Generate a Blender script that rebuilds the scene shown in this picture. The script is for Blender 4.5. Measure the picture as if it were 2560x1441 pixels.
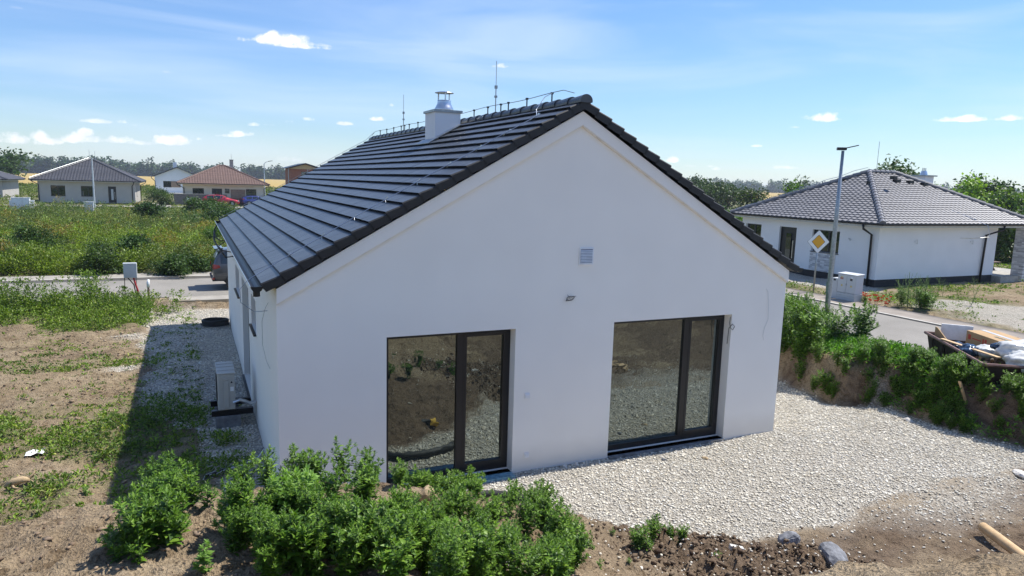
import bpy, bmesh, math, random
import numpy as np
from mathutils import Vector, Matrix
random.seed(7); RNG = np.random.default_rng(11)
S = bpy.context.scene
for o in list(bpy.data.objects): bpy.data.objects.remove(o)
C = S.collection
R = math.radians

# ------------------------------------------------------------------ camera
CAM = np.array([-0.9851, -9.5298, 4.5706])
YAW, PIT, ROL, FPX = 0.4325, -0.1506, 0.0290, 1747.9
_f = np.array([math.sin(YAW)*math.cos(PIT), math.cos(YAW)*math.cos(PIT), math.sin(PIT)])
_r = np.array([math.cos(YAW), -math.sin(YAW), 0.0]); _u = np.cross(_r, _f)
_r, _u = math.cos(ROL)*_r + math.sin(ROL)*_u, -math.sin(ROL)*_r + math.cos(ROL)*_u
cd = bpy.data.cameras.new('camera'); cam = bpy.data.objects.new('camera', cd); C.objects.link(cam)
cam.matrix_world = Matrix(((_r[0], _u[0], -_f[0], CAM[0]), (_r[1], _u[1], -_f[1], CAM[1]), (_r[2], _u[2], -_f[2], CAM[2]), (0, 0, 0, 1)))
cd.sensor_width = 36; cd.lens = 36*FPX/2560; cd.clip_start = 0.1; cd.clip_end = 6000
S.camera = cam
def ray(px, py): return _f + _r*(px-1280)/FPX - _u*(py-720.5)/FPX
def far(px, py, d):
    v = ray(px, py); p = CAM + v*d/math.hypot(v[0], v[1]); return p

# ------------------------------------------------------------------ sky, sun, exposure
SUN = Vector((0.60, 0.025, 1.0)).normalized()
SUN_EL = math.asin(SUN.z); SUN_AZ = math.atan2(SUN.x, SUN.y)
w = bpy.data.worlds.new('World'); S.world = w; w.use_nodes = True
nt = w.node_tree; nt.nodes.clear(); N = nt.nodes.new; L = nt.links.new
def wmath(op, a, b=None, c=None, clamp=False):
    n = N('ShaderNodeMath'); n.operation = op; n.use_clamp = clamp
    for i, v in enumerate((a, b, c)):
        if v is None: continue
        if isinstance(v, (int, float)): n.inputs[i].default_value = v
        else: L(v, n.inputs[i])
    return n.outputs[0]
out = N('ShaderNodeOutputWorld'); bg = N('ShaderNodeBackground'); sky = N('ShaderNodeTexSky')
sky.sky_type = 'NISHITA'; sky.sun_disc = False; sky.sun_elevation = SUN_EL; sky.sun_rotation = SUN_AZ
sky.altitude = 150; sky.air_density = 1.0; sky.dust_density = 0.0; sky.ozone_density = 3.0
tc = N('ShaderNodeTexCoord'); nrm = N('ShaderNodeVectorMath'); nrm.operation = 'NORMALIZE'; L(tc.outputs['Generated'], nrm.inputs[0])
DIR = nrm.outputs[0]
# thin streaks of high cloud, stretched along the wind
mp = N('ShaderNodeMapping'); mp.inputs['Rotation'].default_value = (0, R(-4), R(-24.8)); mp.inputs['Scale'].default_value = (1.6, 3.0, 17.0)
L(DIR, mp.inputs['Vector'])
nz = N('ShaderNodeTexNoise'); nz.inputs['Scale'].default_value = 1.05; nz.inputs['Detail'].default_value = 7; nz.inputs['Roughness'].default_value = .52; nz.inputs['Distortion'].default_value = .55
L(mp.outputs[0], nz.inputs['Vector'])
cir = N('ShaderNodeMapRange'); cir.interpolation_type = 'SMOOTHSTEP'; cir.inputs['From Min'].default_value = .36; cir.inputs['From Max'].default_value = .78; cir.inputs['To Max'].default_value = .44
L(nz.outputs['Fac'], cir.inputs['Value'])
mx = N('ShaderNodeMix'); mx.data_type = 'RGBA'; L(cir.outputs[0], mx.inputs['Factor'])
grade = N('ShaderNodeMix'); grade.data_type = 'RGBA'; grade.blend_type = 'MULTIPLY'; grade.inputs['Factor'].default_value = 1
L(sky.outputs[0], grade.inputs['A'])
sz = N('ShaderNodeSeparateXYZ'); L(DIR, sz.inputs[0]); gr = N('ShaderNodeValToRGB'); L(sz.outputs['Z'], gr.inputs[0]); ce = gr.color_ramp.elements
ce[0].position = 0; ce[0].color = (.60, .66, .74, 1); ce[1].position = .42; ce[1].color = (.66, .86, 1.12, 1); e_ = ce.new(.12); e_.color = (.66, .76, .90, 1); L(gr.outputs[0], grade.inputs['B'])
L(grade.outputs['Result'], mx.inputs['A']); mx.inputs['B'].default_value = (5.0, 5.8, 7.0, 1)
# small fair-weather cumulus clouds, each at its own bearing and height
cn = N('ShaderNodeTexNoise'); cn.inputs['Scale'].default_value = 34; cn.inputs['Detail'].default_value = 6; cn.inputs['Roughness'].default_value = .6
L(DIR, cn.inputs['Vector']); CN = wmath('SUBTRACT', cn.outputs['Fac'], .5)
CL = [(700,104,78,17,1),(745,116,62,9,.9),(780,112,45,7,.6),(1252,166,26,9,.8),(978,264,9,6,.6),(947,299,20,7,.85),(762,299,22,7,.8),(860,310,20,6,.7),
 (632,313,22,6,.6),(672,314,18,6,.55),(606,337,28,10,.8),(560,340,34,6,.7),(498,349,7,5,.6),(35,352,40,16,.75),(100,345,24,16,.75),(135,355,18,12,.7),(187,350,30,13,.7),(215,335,14,10,.7),(240,352,32,10,.6),(305,350,30,13,.7),(300,306,14,8,.7),(262,306,38,6,.6),(345,314,16,6,.6),(350,358,34,8,.6),(430,356,40,13,.75),(392,344,7,5,.6),
 (418,181,14,4,.4),(2060,298,46,12,.95),(2075,292,22,13,.9),(1987,319,12,4,.5),(2400,300,50,8,.85),(2420,297,20,8,.8),(2530,297,24,7,.8),(2495,299,8,4,.5),(1680,402,14,10,.75),(1750,416,34,4,.5),(1962,420,32,7,.6),(1790,423,12,5,.4),(1892,366,18,4,.5),(40,20,10,3,.1),(720,305,24,5,.45),(715,400,34,8,.35)]
tot = None; wob = wmath('MULTIPLY', CN, 7.0)
for (px, py, hw, hh, a) in CL:
    d = ray(px, py); d = d/np.linalg.norm(d)
    rt = np.cross(d, (0, 0, 1)); rt /= np.linalg.norm(rt); up = np.cross(rt, d)
    k = FPX*1.0
    dot1 = N('ShaderNodeVectorMath'); dot1.operation = 'DOT_PRODUCT'; L(DIR, dot1.inputs[0]); dot1.inputs[1].default_value = tuple(rt*k/hw)
    dot2 = N('ShaderNodeVectorMath'); dot2.operation = 'DOT_PRODUCT'; L(DIR, dot2.inputs[0]); dot2.inputs[1].default_value = tuple(up*k/hh)
    v = dot2.outputs['Value']; vneg = wmath('MINIMUM', v, 0.0)
    v2 = wmath('ADD', v, wmath('MULTIPLY', vneg, 0.9))
    e = wmath('ADD', wmath('POWER', wmath('ABSOLUTE', dot1.outputs['Value']), 2.0), wmath('POWER', wmath('ABSOLUTE', v2), 2.0))
    m = wmath('ADD', wmath('SUBTRACT', 1.0, e), wob)
    m = wmath('MULTIPLY', wmath('MULTIPLY', m, .85, clamp=True), a)
    hem = N('ShaderNodeVectorMath'); hem.operation = 'DOT_PRODUCT'; L(DIR, hem.inputs[0]); hem.inputs[1].default_value = tuple(d)
    m = wmath('MULTIPLY', m, wmath('GREATER_THAN', hem.outputs['Value'], 0.9))
    tot = m if tot is None else wmath('MAXIMUM', tot, m)
mx2 = N('ShaderNodeMix'); mx2.data_type = 'RGBA'; L(tot, mx2.inputs['Factor']); L(mx.outputs['Result'], mx2.inputs['A']); 
csh = N('ShaderNodeValToRGB'); cn2 = N('ShaderNodeTexNoise'); cn2.inputs['Scale'].default_value = 55; cn2.inputs['Detail'].default_value = 5; L(DIR, cn2.inputs['Vector']); L(cn2.outputs['Fac'], csh.inputs[0])
csh.color_ramp.elements[0].position = .3; csh.color_ramp.elements[0].color = (.60, .62, .68, 1); csh.color_ramp.elements[1].position = .62; csh.color_ramp.elements[1].color = (.80, .79, .80, 1)
csc = N('ShaderNodeVectorMath'); csc.operation = 'SCALE'; csc.inputs['Scale'].default_value = 9.6; L(csh.outputs[0], csc.inputs[0]); L(csc.outputs[0], mx2.inputs['B'])
L(mx2.outputs['Result'], bg.inputs['Color']); bg.inputs['Strength'].default_value = 0.122
L(bg.outputs[0], out.inputs[0])
sl = bpy.data.lights.new('sun', 'SUN'); sl.energy = 4.8; sl.angle = R(.53); sl.color = (1, .955, .88)
so = bpy.data.objects.new('sun', sl); C.objects.link(so); so.rotation_euler = (-SUN).to_track_quat('-Z', 'Y').to_euler(); so.location = (20, 0, 30)
S.view_settings.view_transform = 'Standard'; S.view_settings.look = 'None'; S.view_settings.gamma = 1; S.view_settings.exposure = 0.5
S.render.engine = 'CYCLES'
S.render.resolution_x, S.render.resolution_y = 1024, 576

# ------------------------------------------------------------------ materials
def mat(name): 
    m = bpy.data.materials.new(name); m.use_nodes = True; t = m.node_tree
    return m, t, t.nodes['Principled BSDF']
def ramp(t, src, stops):
    n = t.nodes.new('ShaderNodeValToRGB'); cr = n.color_ramp
    while len(cr.elements) < len(stops): cr.elements.new(.5)
    for e, (p, c) in zip(cr.elements, stops): e.position = p; e.color = (*c, 1) if len(c) == 3 else c
    t.links.new(src, n.inputs[0]); return n.outputs[0]
def noise(t, scale, detail=4, rough=.55, coord='Object', vec=None, dist=0):
    n = t.nodes.new('ShaderNodeTexNoise'); n.inputs['Scale'].default_value = scale; n.inputs['Detail'].default_value = detail
    n.inputs['Roughness'].default_value = rough; n.inputs['Distortion'].default_value = dist
    if vec is None:
        c = t.nodes.new('ShaderNodeTexCoord'); vec = c.outputs[coord]
    t.links.new(vec, n.inputs['Vector']); return n.outputs['Fac']
def bump(t, b, src, strength=.3, dist=.02, prev=None):
    n = t.nodes.new('ShaderNodeBump'); n.inputs['Strength'].default_value = strength; n.inputs['Distance'].default_value = dist
    t.links.new(src, n.inputs['Height'])
    if prev: t.links.new(prev, n.inputs['Normal'])
    if b is not None: t.links.new(n.outputs[0], b.inputs['Normal'])
    return n.outputs[0]
def mixc(t, fac, a, b, mode='MIX'):
    n = t.nodes.new('ShaderNodeMix'); n.data_type = 'RGBA'; n.blend_type = mode
    for k, v in (('Factor', fac), ('A', a), ('B', b)):
        if isinstance(v, (int, float)): n.inputs[k].default_value = v
        elif isinstance(v, tuple): n.inputs[k].default_value = (*v, 1) if len(v) == 3 else v
        else: t.links.new(v, n.inputs[k])
    return n.outputs['Result']
def tmath(t, op, a, b=None, clamp=False):
    n = t.nodes.new('ShaderNodeMath'); n.operation = op; n.use_clamp = clamp
    for i, v in enumerate((a, b)):
        if v is None: continue
        if isinstance(v, (int, float)): n.inputs[i].default_value = v
        else: t.links.new(v, n.inputs[i])
    return n.outputs[0]
def simple(name, col, rough=.6, metal=0, var=.12, scale=6, bmp=0, bscale=60, spec=.5, coat=0):
    m, t, b = mat(name); b.inputs['Roughness'].default_value = rough; b.inputs['Metallic'].default_value = metal
    b.inputs['Specular IOR Level'].default_value = spec; b.inputs['Coat Weight'].default_value = coat
    lo = tuple(max(0, c*(1-var)) for c in col); hi = tuple(min(1, c*(1+var)) for c in col)
    t.links.new(ramp(t, noise(t, scale, 6), [(.3, lo), (.7, hi)]), b.inputs['Base Color'])
    if bmp: bump(t, b, noise(t, bscale, 5), bmp, .01)
    return m
def plaster(name, col, fine=180, stain=.06):
    m, t, b = mat(name); b.inputs['Roughness'].default_value = .9; b.inputs['Specular IOR Level'].default_value = .2
    c1 = ramp(t, noise(t, .9, 6, .6), [(.3, tuple(c*(1-stain) for c in col)), (.65, col)])
    tcn = t.nodes.new('ShaderNodeTexCoord'); sp = t.nodes.new('ShaderNodeSeparateXYZ'); t.links.new(tcn.outputs['Object'], sp.inputs[0])
    dirt = t.nodes.new('ShaderNodeMapRange'); dirt.inputs['From Min'].default_value = .35; dirt.inputs['From Max'].default_value = 0; dirt.inputs['To Max'].default_value = .3
    t.links.new(tmath(t, 'ADD', sp.outputs['Z'], tmath(t, 'MULTIPLY', noise(t, 3.5, 5), -.25)), dirt.inputs['Value'])
    t.links.new(mixc(t, dirt.outputs[0], c1, (.46, .42, .36)), b.inputs['Base Color'])
    bump(t, b, noise(t, fine, 3, .7), .35, .004); return m
M = {}
M['wall'] = plaster('white_plaster', (.88, .855, .795), 150, .05)
M['band'] = plaster('cream_plaster_band', (.87, .845, .79))
M['bandline'] = simple('cream_sealant', (.79, .75, .67), .8)
M['wall_grey'] = plaster('grey_render', (.46, .44, .41), 60, .12)
M['wall_cream'] = plaster('cream_render', (.70, .62, .46))
M['wall_white2'] = plaster('white_render_neighbour', (.78, .79, .80))
M['frame'] = simple('anthracite_frame', (.011, .012, .014), .38, var=.1)
M['black'] = simple('black_metal', (.012, .013, .015), .4, .3)
M['steel'] = simple('bright_steel', (.62, .63, .64), .28, 1.0, bmp=.1, bscale=12)
M['galv'] = simple('galvanised_steel', (.34, .36, .37), .45, .85, var=.2, scale=14)
M['rubber'] = simple('black_rubber', (.018, .018, .018), .6)
M['plinth'] = simple('dark_plinth', (.018, .018, .02), .8, var=.3)
M['white_plastic'] = simple('white_plastic', (.78, .79, .80), .4)
M['grey_plastic'] = simple('light_grey_plastic', (.50, .52, .52), .45)
M['dark_hole'] = simple('dark_inside', (.01, .01, .01), .9)
M['concrete'] = simple('concrete', (.36, .34, .30), .9, var=.25, scale=4, bmp=.4, bscale=50)
M['stone_grey'] = simple('grey_stone', (.17, .175, .18), .9, var=.35, scale=9, bmp=.8, bscale=26)
M['wood'] = simple('pale_round_wood', (.56, .38, .20), .7, var=.18, scale=9, bmp=.2)
M['wood_dark'] = simple('weathered_wood', (.16, .11, .075), .8, var=.3, scale=8)
M['root'] = simple('dry_root', (.42, .31, .18), .85, var=.3, scale=10, bmp=.4)
M['card'] = None
M['red_pipe'] = simple('red_conduit', (.36, .03, .03), .5)
M['blue_foil'] = simple('blue_membrane', (.16, .30, .36), .45, var=.45, scale=18, bmp=.3)
M['yellow'] = simple('yellow_cap', (.62, .38, .04), .5)
M['skip'] = simple('shade_darkened_rusty_skip', (.028, .015, .012), .8, .1, var=.45, scale=5, bmp=.25, bscale=20)  # rusty brown, darkened so the colour carries the near side's shade
M['skip_rim'] = simple('worn_skip_rim', (.17, .095, .075), .6, .3, var=.4, scale=8)
M['bag_clear'] = simple('milky_bag', (.62, .61, .57), .28, var=.25, scale=9, bmp=.6, bscale=14)
M['bag_blue'] = simple('blue_bag', (.03, .055, .10), .2, var=.6, scale=8, bmp=.8, bscale=12)
M['foam'] = simple('white_foam', (.80, .80, .80), .8)
M['brick'] = None
# glass: dark room behind, coated pane that mirrors the soil heap opposite
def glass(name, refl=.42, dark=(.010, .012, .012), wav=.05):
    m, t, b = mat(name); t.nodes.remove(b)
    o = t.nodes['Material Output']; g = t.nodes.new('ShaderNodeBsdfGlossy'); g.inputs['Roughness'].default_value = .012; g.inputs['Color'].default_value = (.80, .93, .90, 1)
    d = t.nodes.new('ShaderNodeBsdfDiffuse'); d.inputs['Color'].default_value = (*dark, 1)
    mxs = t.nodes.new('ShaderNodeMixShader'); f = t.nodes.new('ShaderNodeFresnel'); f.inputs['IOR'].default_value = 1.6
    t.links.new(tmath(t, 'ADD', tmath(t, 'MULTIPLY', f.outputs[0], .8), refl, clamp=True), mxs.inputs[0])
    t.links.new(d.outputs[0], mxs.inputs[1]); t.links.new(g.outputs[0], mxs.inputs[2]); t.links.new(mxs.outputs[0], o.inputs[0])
    if wav:
        bn = bump(t, None, noise(t, 4.5, 2), wav, .02); t.links.new(bn, g.inputs['Normal'])
    return m
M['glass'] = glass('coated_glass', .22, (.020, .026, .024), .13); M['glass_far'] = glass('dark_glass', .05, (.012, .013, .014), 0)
def brickmat(name, c1, c2, mortar, scale, sw=.5, rh=.25):
    m, t, b = mat(name); b.inputs['Roughness'].default_value = .9
    tcn = t.nodes.new('ShaderNodeTexCoord'); sp = t.nodes.new('ShaderNodeSeparateXYZ'); t.links.new(tcn.outputs['Object'], sp.inputs[0])
    cb = t.nodes.new('ShaderNodeCombineXYZ'); t.links.new(tmath(t, 'ADD', sp.outputs['X'], sp.outputs['Y']), cb.inputs[0]); t.links.new(sp.outputs['Z'], cb.inputs[1])
    br = t.nodes.new('ShaderNodeTexBrick'); t.links.new(cb.outputs[0], br.inputs['Vector']); br.inputs['Scale'].default_value = scale
    br.inputs['Color1'].default_value = (*c1, 1); br.inputs['Color2'].default_value = (*c2, 1); br.inputs['Mortar'].default_value = (*mortar, 1)
    br.inputs['Brick Width'].default_value = sw; br.inputs['Row Height'].default_value = rh; br.inputs['Mortar Size'].default_value = .015
    t.links.new(br.outputs['Color'], b.inputs['Base Color']); return m
M['brick'] = brickmat('white_slip_brick', (.70, .70, .70), (.30, .30, .32), (.55, .55, .55), 2.2, .5, .16)
M['brick_red'] = brickmat('raw_red_block', (.33, .10, .05), (.26, .08, .04), (.30, .16, .11), 2, .8, .4)
M['brick_tan'] = brickmat('tan_stone_slips', (.34, .24, .16), (.24, .16, .11), (.26, .2, .15), 3, .7, .2)
M['block_grey'] = brickmat('grey_split_block', (.22, .19, .17), (.15, .13, .12), (.10, .09, .08), 3, .8, .4)
def tile_mat(name, col, rough, var=.15, vscale=3, ribs=False):
    m, t, b = mat(name); b.inputs['Roughness'].default_value = rough
    c = ramp(t, noise(t, vscale, 6, .65), [(.3, tuple(k*(1-var) for k in col)), (.7, tuple(k*(1+var) for k in col))])
    gi = t.nodes.new('ShaderNodeNewGeometry')
    c = mixc(t, 1.0, c, ramp(t, gi.outputs['Random Per Island'], [(0, (.86,)*3), (1, (1.14,)*3)]), 'MULTIPLY')
    t.links.new(c, b.inputs['Base Color'])
    if ribs:
        tcn = t.nodes.new('ShaderNodeTexCoord'); wv = t.nodes.new('ShaderNodeTexWave'); wv.bands_direction = 'Y'; wv.inputs['Scale'].default_value = 4.2
        wv.inputs['Distortion'].default_value = .12; t.links.new(tcn.outputs['Object'], wv.inputs['Vector'])
        n1 = bump(t, None, ramp(t, wv.outputs['Fac'], [(0, (0,)*3), (.25, (1,)*3)]), .35, .006)
        mp2 = t.nodes.new('ShaderNodeMapping'); mp2.inputs['Scale'].default_value = (.6, 14, .6); t.links.new(tcn.outputs['Object'], mp2.inputs[0])
        bump(t, b, noise(t, 3, 4, .6, vec=mp2.outputs[0]), .14, .006, n1)
    return m
M['tile'] = tile_mat('anthracite_flat_tile', (.052, .057, .066), .36, .16, 5, True)
M['verge'] = tile_mat('anthracite_verge_tile', (.012, .012, .013), .55, .15)
M['tile_grey'] = tile_mat('grey_wavy_tile', (.155, .152, .16), .45, .12, 2)
M['tile_grey2'] = tile_mat('dark_grey_wavy_tile', (.075, .074, .082), .5, .12, 2)
M['tile_brown'] = tile_mat('brown_wavy_tile', (.175, .11, .088), .7, .15, 2)

def leafmat(name, dark, mid, light, trans=.35, attr=False, rough=.5):
    m, t, b = mat(name); b.inputs['Roughness'].default_value = rough; b.inputs['Specular IOR Level'].default_value = .35
    gi = t.nodes.new('ShaderNodeNewGeometry'); oi = t.nodes.new('ShaderNodeObjectInfo')
    c = ramp(t, gi.outputs['Random Per Island'], [(0, dark), (.55, mid), (1, light)])
    c = mixc(t, 1.0, c, ramp(t, oi.outputs['Random'], [(0, (.85, .88, .85)), (1, (1.15, 1.12, 1.1))]), 'MULTIPLY')
    if attr:
        a = t.nodes.new('ShaderNodeAttribute'); a.attribute_name = 'tint'; c = mixc(t, 1.0, c, a.outputs['Color'], 'MULTIPLY')
    t.links.new(c, b.inputs['Base Color'])
    tr = t.nodes.new('ShaderNodeBsdfTranslucent'); t.links.new(mixc(t, 1.0, c, (1.25, 1.35, .55), 'MULTIPLY'), tr.inputs['Color'])
    ms = t.nodes.new('ShaderNodeMixShader'); ms.inputs[0].default_value = trans
    t.links.new(b.outputs[0], ms.inputs[1]); t.links.new(tr.outputs[0], ms.inputs[2]); t.links.new(ms.outputs[0], t.nodes['Material Output'].inputs[0])
    return m
M['weed'] = leafmat('weed_leaf', (.030, .075, .006), (.100, .205, .016), (.20, .33, .040), .22)
M['weed_l'] = leafmat('pale_weed_leaf', (.13, .25, .04), (.21, .36, .07), (.28, .44, .11))
M['stuffleaf'] = leafmat('mixed_meadow_leaf', (.045, .070, .016), (.105, .145, .032), (.19, .225, .06), .3, True)
M['treeleaf'] = leafmat('tree_leaf', (.025, .050, .014), (.050, .090, .024), (.085, .135, .035), .25, True)
M['stem'] = simple('green_stem', (.10, .16, .05), .7)
M['bark'] = simple('bark', (.10, .075, .05), .9, var=.3)

# ------------------------------------------------------------------ mesh helpers
class MB:
    def __init__(s): s.v = []; s.f = []; s.mi = []
    def add(s, vs, fs, mi=0):
        k = len(s.v); s.v += [tuple(map(float, p)) for p in vs]
        for f in fs: s.f.append(tuple(i+k for i in f)); s.mi.append(mi)
    def box(s, a, b, mi=0):
        x0, y0, z0 = a; x1, y1, z1 = b
        s.add([(x0,y0,z0),(x1,y0,z0),(x1,y1,z0),(x0,y1,z0),(x0,y0,z1),(x1,y0,z1),(x1,y1,z1),(x0,y1,z1)],
              [(0,3,2,1),(4,5,6,7),(0,1,5,4),(1,2,6,5),(2,3,7,6),(3,0,4,7)], mi)
    def obox(s, o, ax, ay, az, mi=0):   # oriented box: corner o, three edge vectors
        o, ax, ay, az = map(np.array, (o, ax, ay, az))
        s.add([o, o+ax, o+ax+ay, o+ay, o+az, o+ax+az, o+ax+ay+az, o+ay+az], [(0,3,2,1),(4,5,6,7),(0,1,5,4),(1,2,6,5),(2,3,7,6),(3,0,4,7)], mi)
    def quad(s, *p, mi=0): s.add(p, [tuple(range(len(p)))], mi)
    def tube(s, pts, r, n=8, mi=0, cap=True):
        pts = [np.array(p, float) for p in pts]; m = len(pts)
        rs = r if isinstance(r, (list, tuple)) else [r]*m
        ref = None; vs = []
        for i, p in enumerate(pts):
            d = pts[min(i+1, m-1)]-pts[max(i-1, 0)]; d = d/(np.linalg.norm(d)+1e-9)
            if ref is None:
                ref = np.cross(d, (0, 0, 1)); 
                if np.linalg.norm(ref) < .1: ref = np.cross(d, (1, 0, 0))
            a = ref-d*np.dot(ref, d); a /= (np.linalg.norm(a)+1e-9); ref = a; bb = np.cross(d, a)
            for k in range(n):
                t = 2*math.pi*k/n; vs.append(p+(a*math.cos(t)+bb*math.sin(t))*rs[i])
        fs = [(i*n+k, i*n+(k+1) % n, (i+1)*n+(k+1) % n, (i+1)*n+k) for i in range(m-1) for k in range(n)]
        if cap: fs += [tuple(range(n-1, -1, -1)), tuple((m-1)*n+k for k in range(n))]
        s.add(vs, fs, mi)
    def lathe(s, c, prof, n=20, mi=0):
        c = np.array(c, float); vs = [c+np.array((r*math.cos(2*math.pi*k/n), r*math.sin(2*math.pi*k/n), z)) for r, z in prof for k in range(n)]
        s.add(vs, [(i*n+k, i*n+(k+1) % n, (i+1)*n+(k+1) % n, (i+1)*n+k) for i in range(len(prof)-1) for k in range(n)], mi)
    def prism(s, poly, vec, mi=0):
        n = len(poly); vec = np.array(vec, float); a = [np.array(p, float) for p in poly]
        s.add(a+[p+vec for p in a], [tuple(range(n-1, -1, -1)), tuple(range(n, 2*n))]+[(i, (i+1) % n, n+(i+1) % n, n+i) for i in range(n)], mi)
    def build(s, name, m, parent=None, smooth=False, bevel=0, loc=None, fix=True):
        me = bpy.data.meshes.new(name); me.from_pydata(s.v, [], s.f)
        ms = m if isinstance(m, (list, tuple)) else [m]
        for q in ms: me.materials.append(q)
        if len(ms) > 1: me.polygons.foreach_set('material_index', s.mi)
        if fix:
            bm = bmesh.new(); bm.from_mesh(me); bmesh.ops.recalc_face_normals(bm, faces=bm.faces); bm.to_mesh(me); bm.free()
        if smooth: me.polygons.foreach_set('use_smooth', [True]*len(me.polygons))
        me.update(); o = bpy.data.objects.new(name, me); C.objects.link(o)
        if parent: o.parent = parent
        if bevel:
            b = o.modifiers.new('bevel', 'BEVEL'); b.width = bevel; b.segments = 2; b.limit_method = 'ANGLE'
        return o
def arr_mesh(name, verts, faces, m, parent=None, smooth=False, tint=None):
    verts = np.ascontiguousarray(verts, np.float32); faces = np.ascontiguousarray(faces, np.int32); k = faces.shape[1]
    me = bpy.data.meshes.new(name); me.vertices.add(len(verts)); me.vertices.foreach_set('co', verts.ravel())
    me.loops.add(faces.size); me.loops.foreach_set('vertex_index', faces.ravel())
    me.polygons.add(len(faces)); me.polygons.foreach_set('loop_start', np.arange(0, faces.size, k, dtype=np.int32))
    if smooth: me.polygons.foreach_set('use_smooth', np.ones(len(faces), bool))
    me.update(calc_edges=True)
    if tint is not None:
        a = me.attributes.new('tint', 'FLOAT_COLOR', 'POINT'); t4 = np.ones((len(verts), 4), np.float32); t4[:, :3] = tint; a.data.foreach_set('color', t4.ravel())
    me.materials.append(m); o = bpy.data.objects.new(name, me); C.objects.link(o)
    if parent: o.parent = parent
    return o
def tag(o, label=None, cat=None, group=None, kind=None):
    if label: o['label'] = label
    if cat: o['category'] = cat
    if group: o['group'] = group
    if kind: o['kind'] = kind
    return o
def thing(name, label, cat, loc=(0, 0, 0), rz=0, group=None):
    o = bpy.data.objects.new(name, None); C.objects.link(o); o.location = loc; o.rotation_euler = (0, 0, rz); o.empty_display_size = .2
    return tag(o, label, cat, group)
def copy_tree(o, parent=None):
    c = o.copy(); C.objects.link(c)
    if parent: c.parent = parent
    for ch in list(o.children): copy_tree(ch, c)
    return c
# value noise
def vnoise(x, y, seed=0):
    xi = np.floor(x).astype(np.int64); yi = np.floor(y).astype(np.int64); fx = x-xi; fy = y-yi
    fx = fx*fx*(3-2*fx); fy = fy*fy*(3-2*fy)
    def h(a, b):
        n = (a*374761393+b*668265263+seed*1442695041) & 0xffffffff; n = ((n ^ (n >> 13))*1274126177) & 0xffffffff
        return ((n ^ (n >> 16)) & 0xffff)/65535.0
    return (h(xi, yi)*(1-fx)+h(xi+1, yi)*fx)*(1-fy)+(h(xi, yi+1)*(1-fx)+h(xi+1, yi+1)*fx)*fy
def fbm(x, y, f=1, o=4, seed=0):
    s = 0; a = 1; tot = 0
    for k in range(o): s = s+a*vnoise(x*f+13.7*k, y*f+7.1*k, seed+k); tot += a; a *= .5; f *= 2.03
    return s/tot-.5
def ss(a, b, x): t = np.clip((x-a)/(b-a), 0, 1); return t*t*(3-2*t)
# ------------------------------------------------------------------ terrain
GRAVEL = np.array([(-2.1,15.95),(-2.95,14.3),(-2.1,12.9),(-2.4,10.7),(-2.0,9.6),(-2.04,7.1),(-1.8,4.6),(-.97,3.6),(-.88,1.7),(-.7,.6),(-.3,-.7),(1.5,-1.15),(2.6,-1.3),(3.4,-1.75),(4.0,-2.44),(4.6,-2.95),(6.0,-3.15),(7.3,-3.1),(8.6,-2.95),(9.9,-2.75),(11.2,-2.9),(13.1,-3.2),(12.5,-1),(12.5,.3),(11.5,.9),(11.95,2.7),(12.1,8),(12.1,15.95)])
LOT = np.array([(21.9,3.2),(23.0,5.4),(23.5,7.6),(24.8,8.3),(26.5,7.2),(29,5.2),(34,2.5),(34,-2),(26,-2)])
LOT2 = np.array([(23.0,19),(22.9,13),(23.6,10.9),(25.2,10.2),(26.2,11.2),(26.2,19)])
def sdist(x, y, P):
    x = np.asarray(x, float); y = np.asarray(y, float); d = np.full(x.shape, 1e9); ins = np.zeros(x.shape, bool)
    for i in range(len(P)):
        ax, ay = P[i]; bx, by = P[(i+1) % len(P)]; ex, ey = bx-ax, by-ay
        t = np.clip(((x-ax)*ex+(y-ay)*ey)/(ex*ex+ey*ey), 0, 1); d = np.minimum(d, np.hypot(x-ax-t*ex, y-ay-t*ey))
        c = (ay > y) != (by > y)
        ins ^= c & (x < (bx-ax)*(y-ay)/np.where(by == ay, 1e-9, by-ay)+ax)
    return np.where(ins, d, -d)
XB_Y = [-9, -4, -2.3, -1, .26, .9, 2.7, 6, 30]; XB_X = [15, 13.6, 12.9, 12.5, 12.45, 11.5, 11.9, 12.05, 12.1]
YB_X = [-9, 1, 2.5, 3.4, 4.2, 5, 6.5, 8, 11]; YB_Y = [-.9, -1.15, -1.6, -2.1, -2.6, -3.3, -4.3, -6.2, -9]
def roadmask(x, y):
    a = ss(16.1, 16.4, y)*(1-ss(23.2, 23.6, y)); b = ss(14.9, 15.3, x)*(1-ss(21.6, 22, x))
    return np.maximum(a, b)
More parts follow.
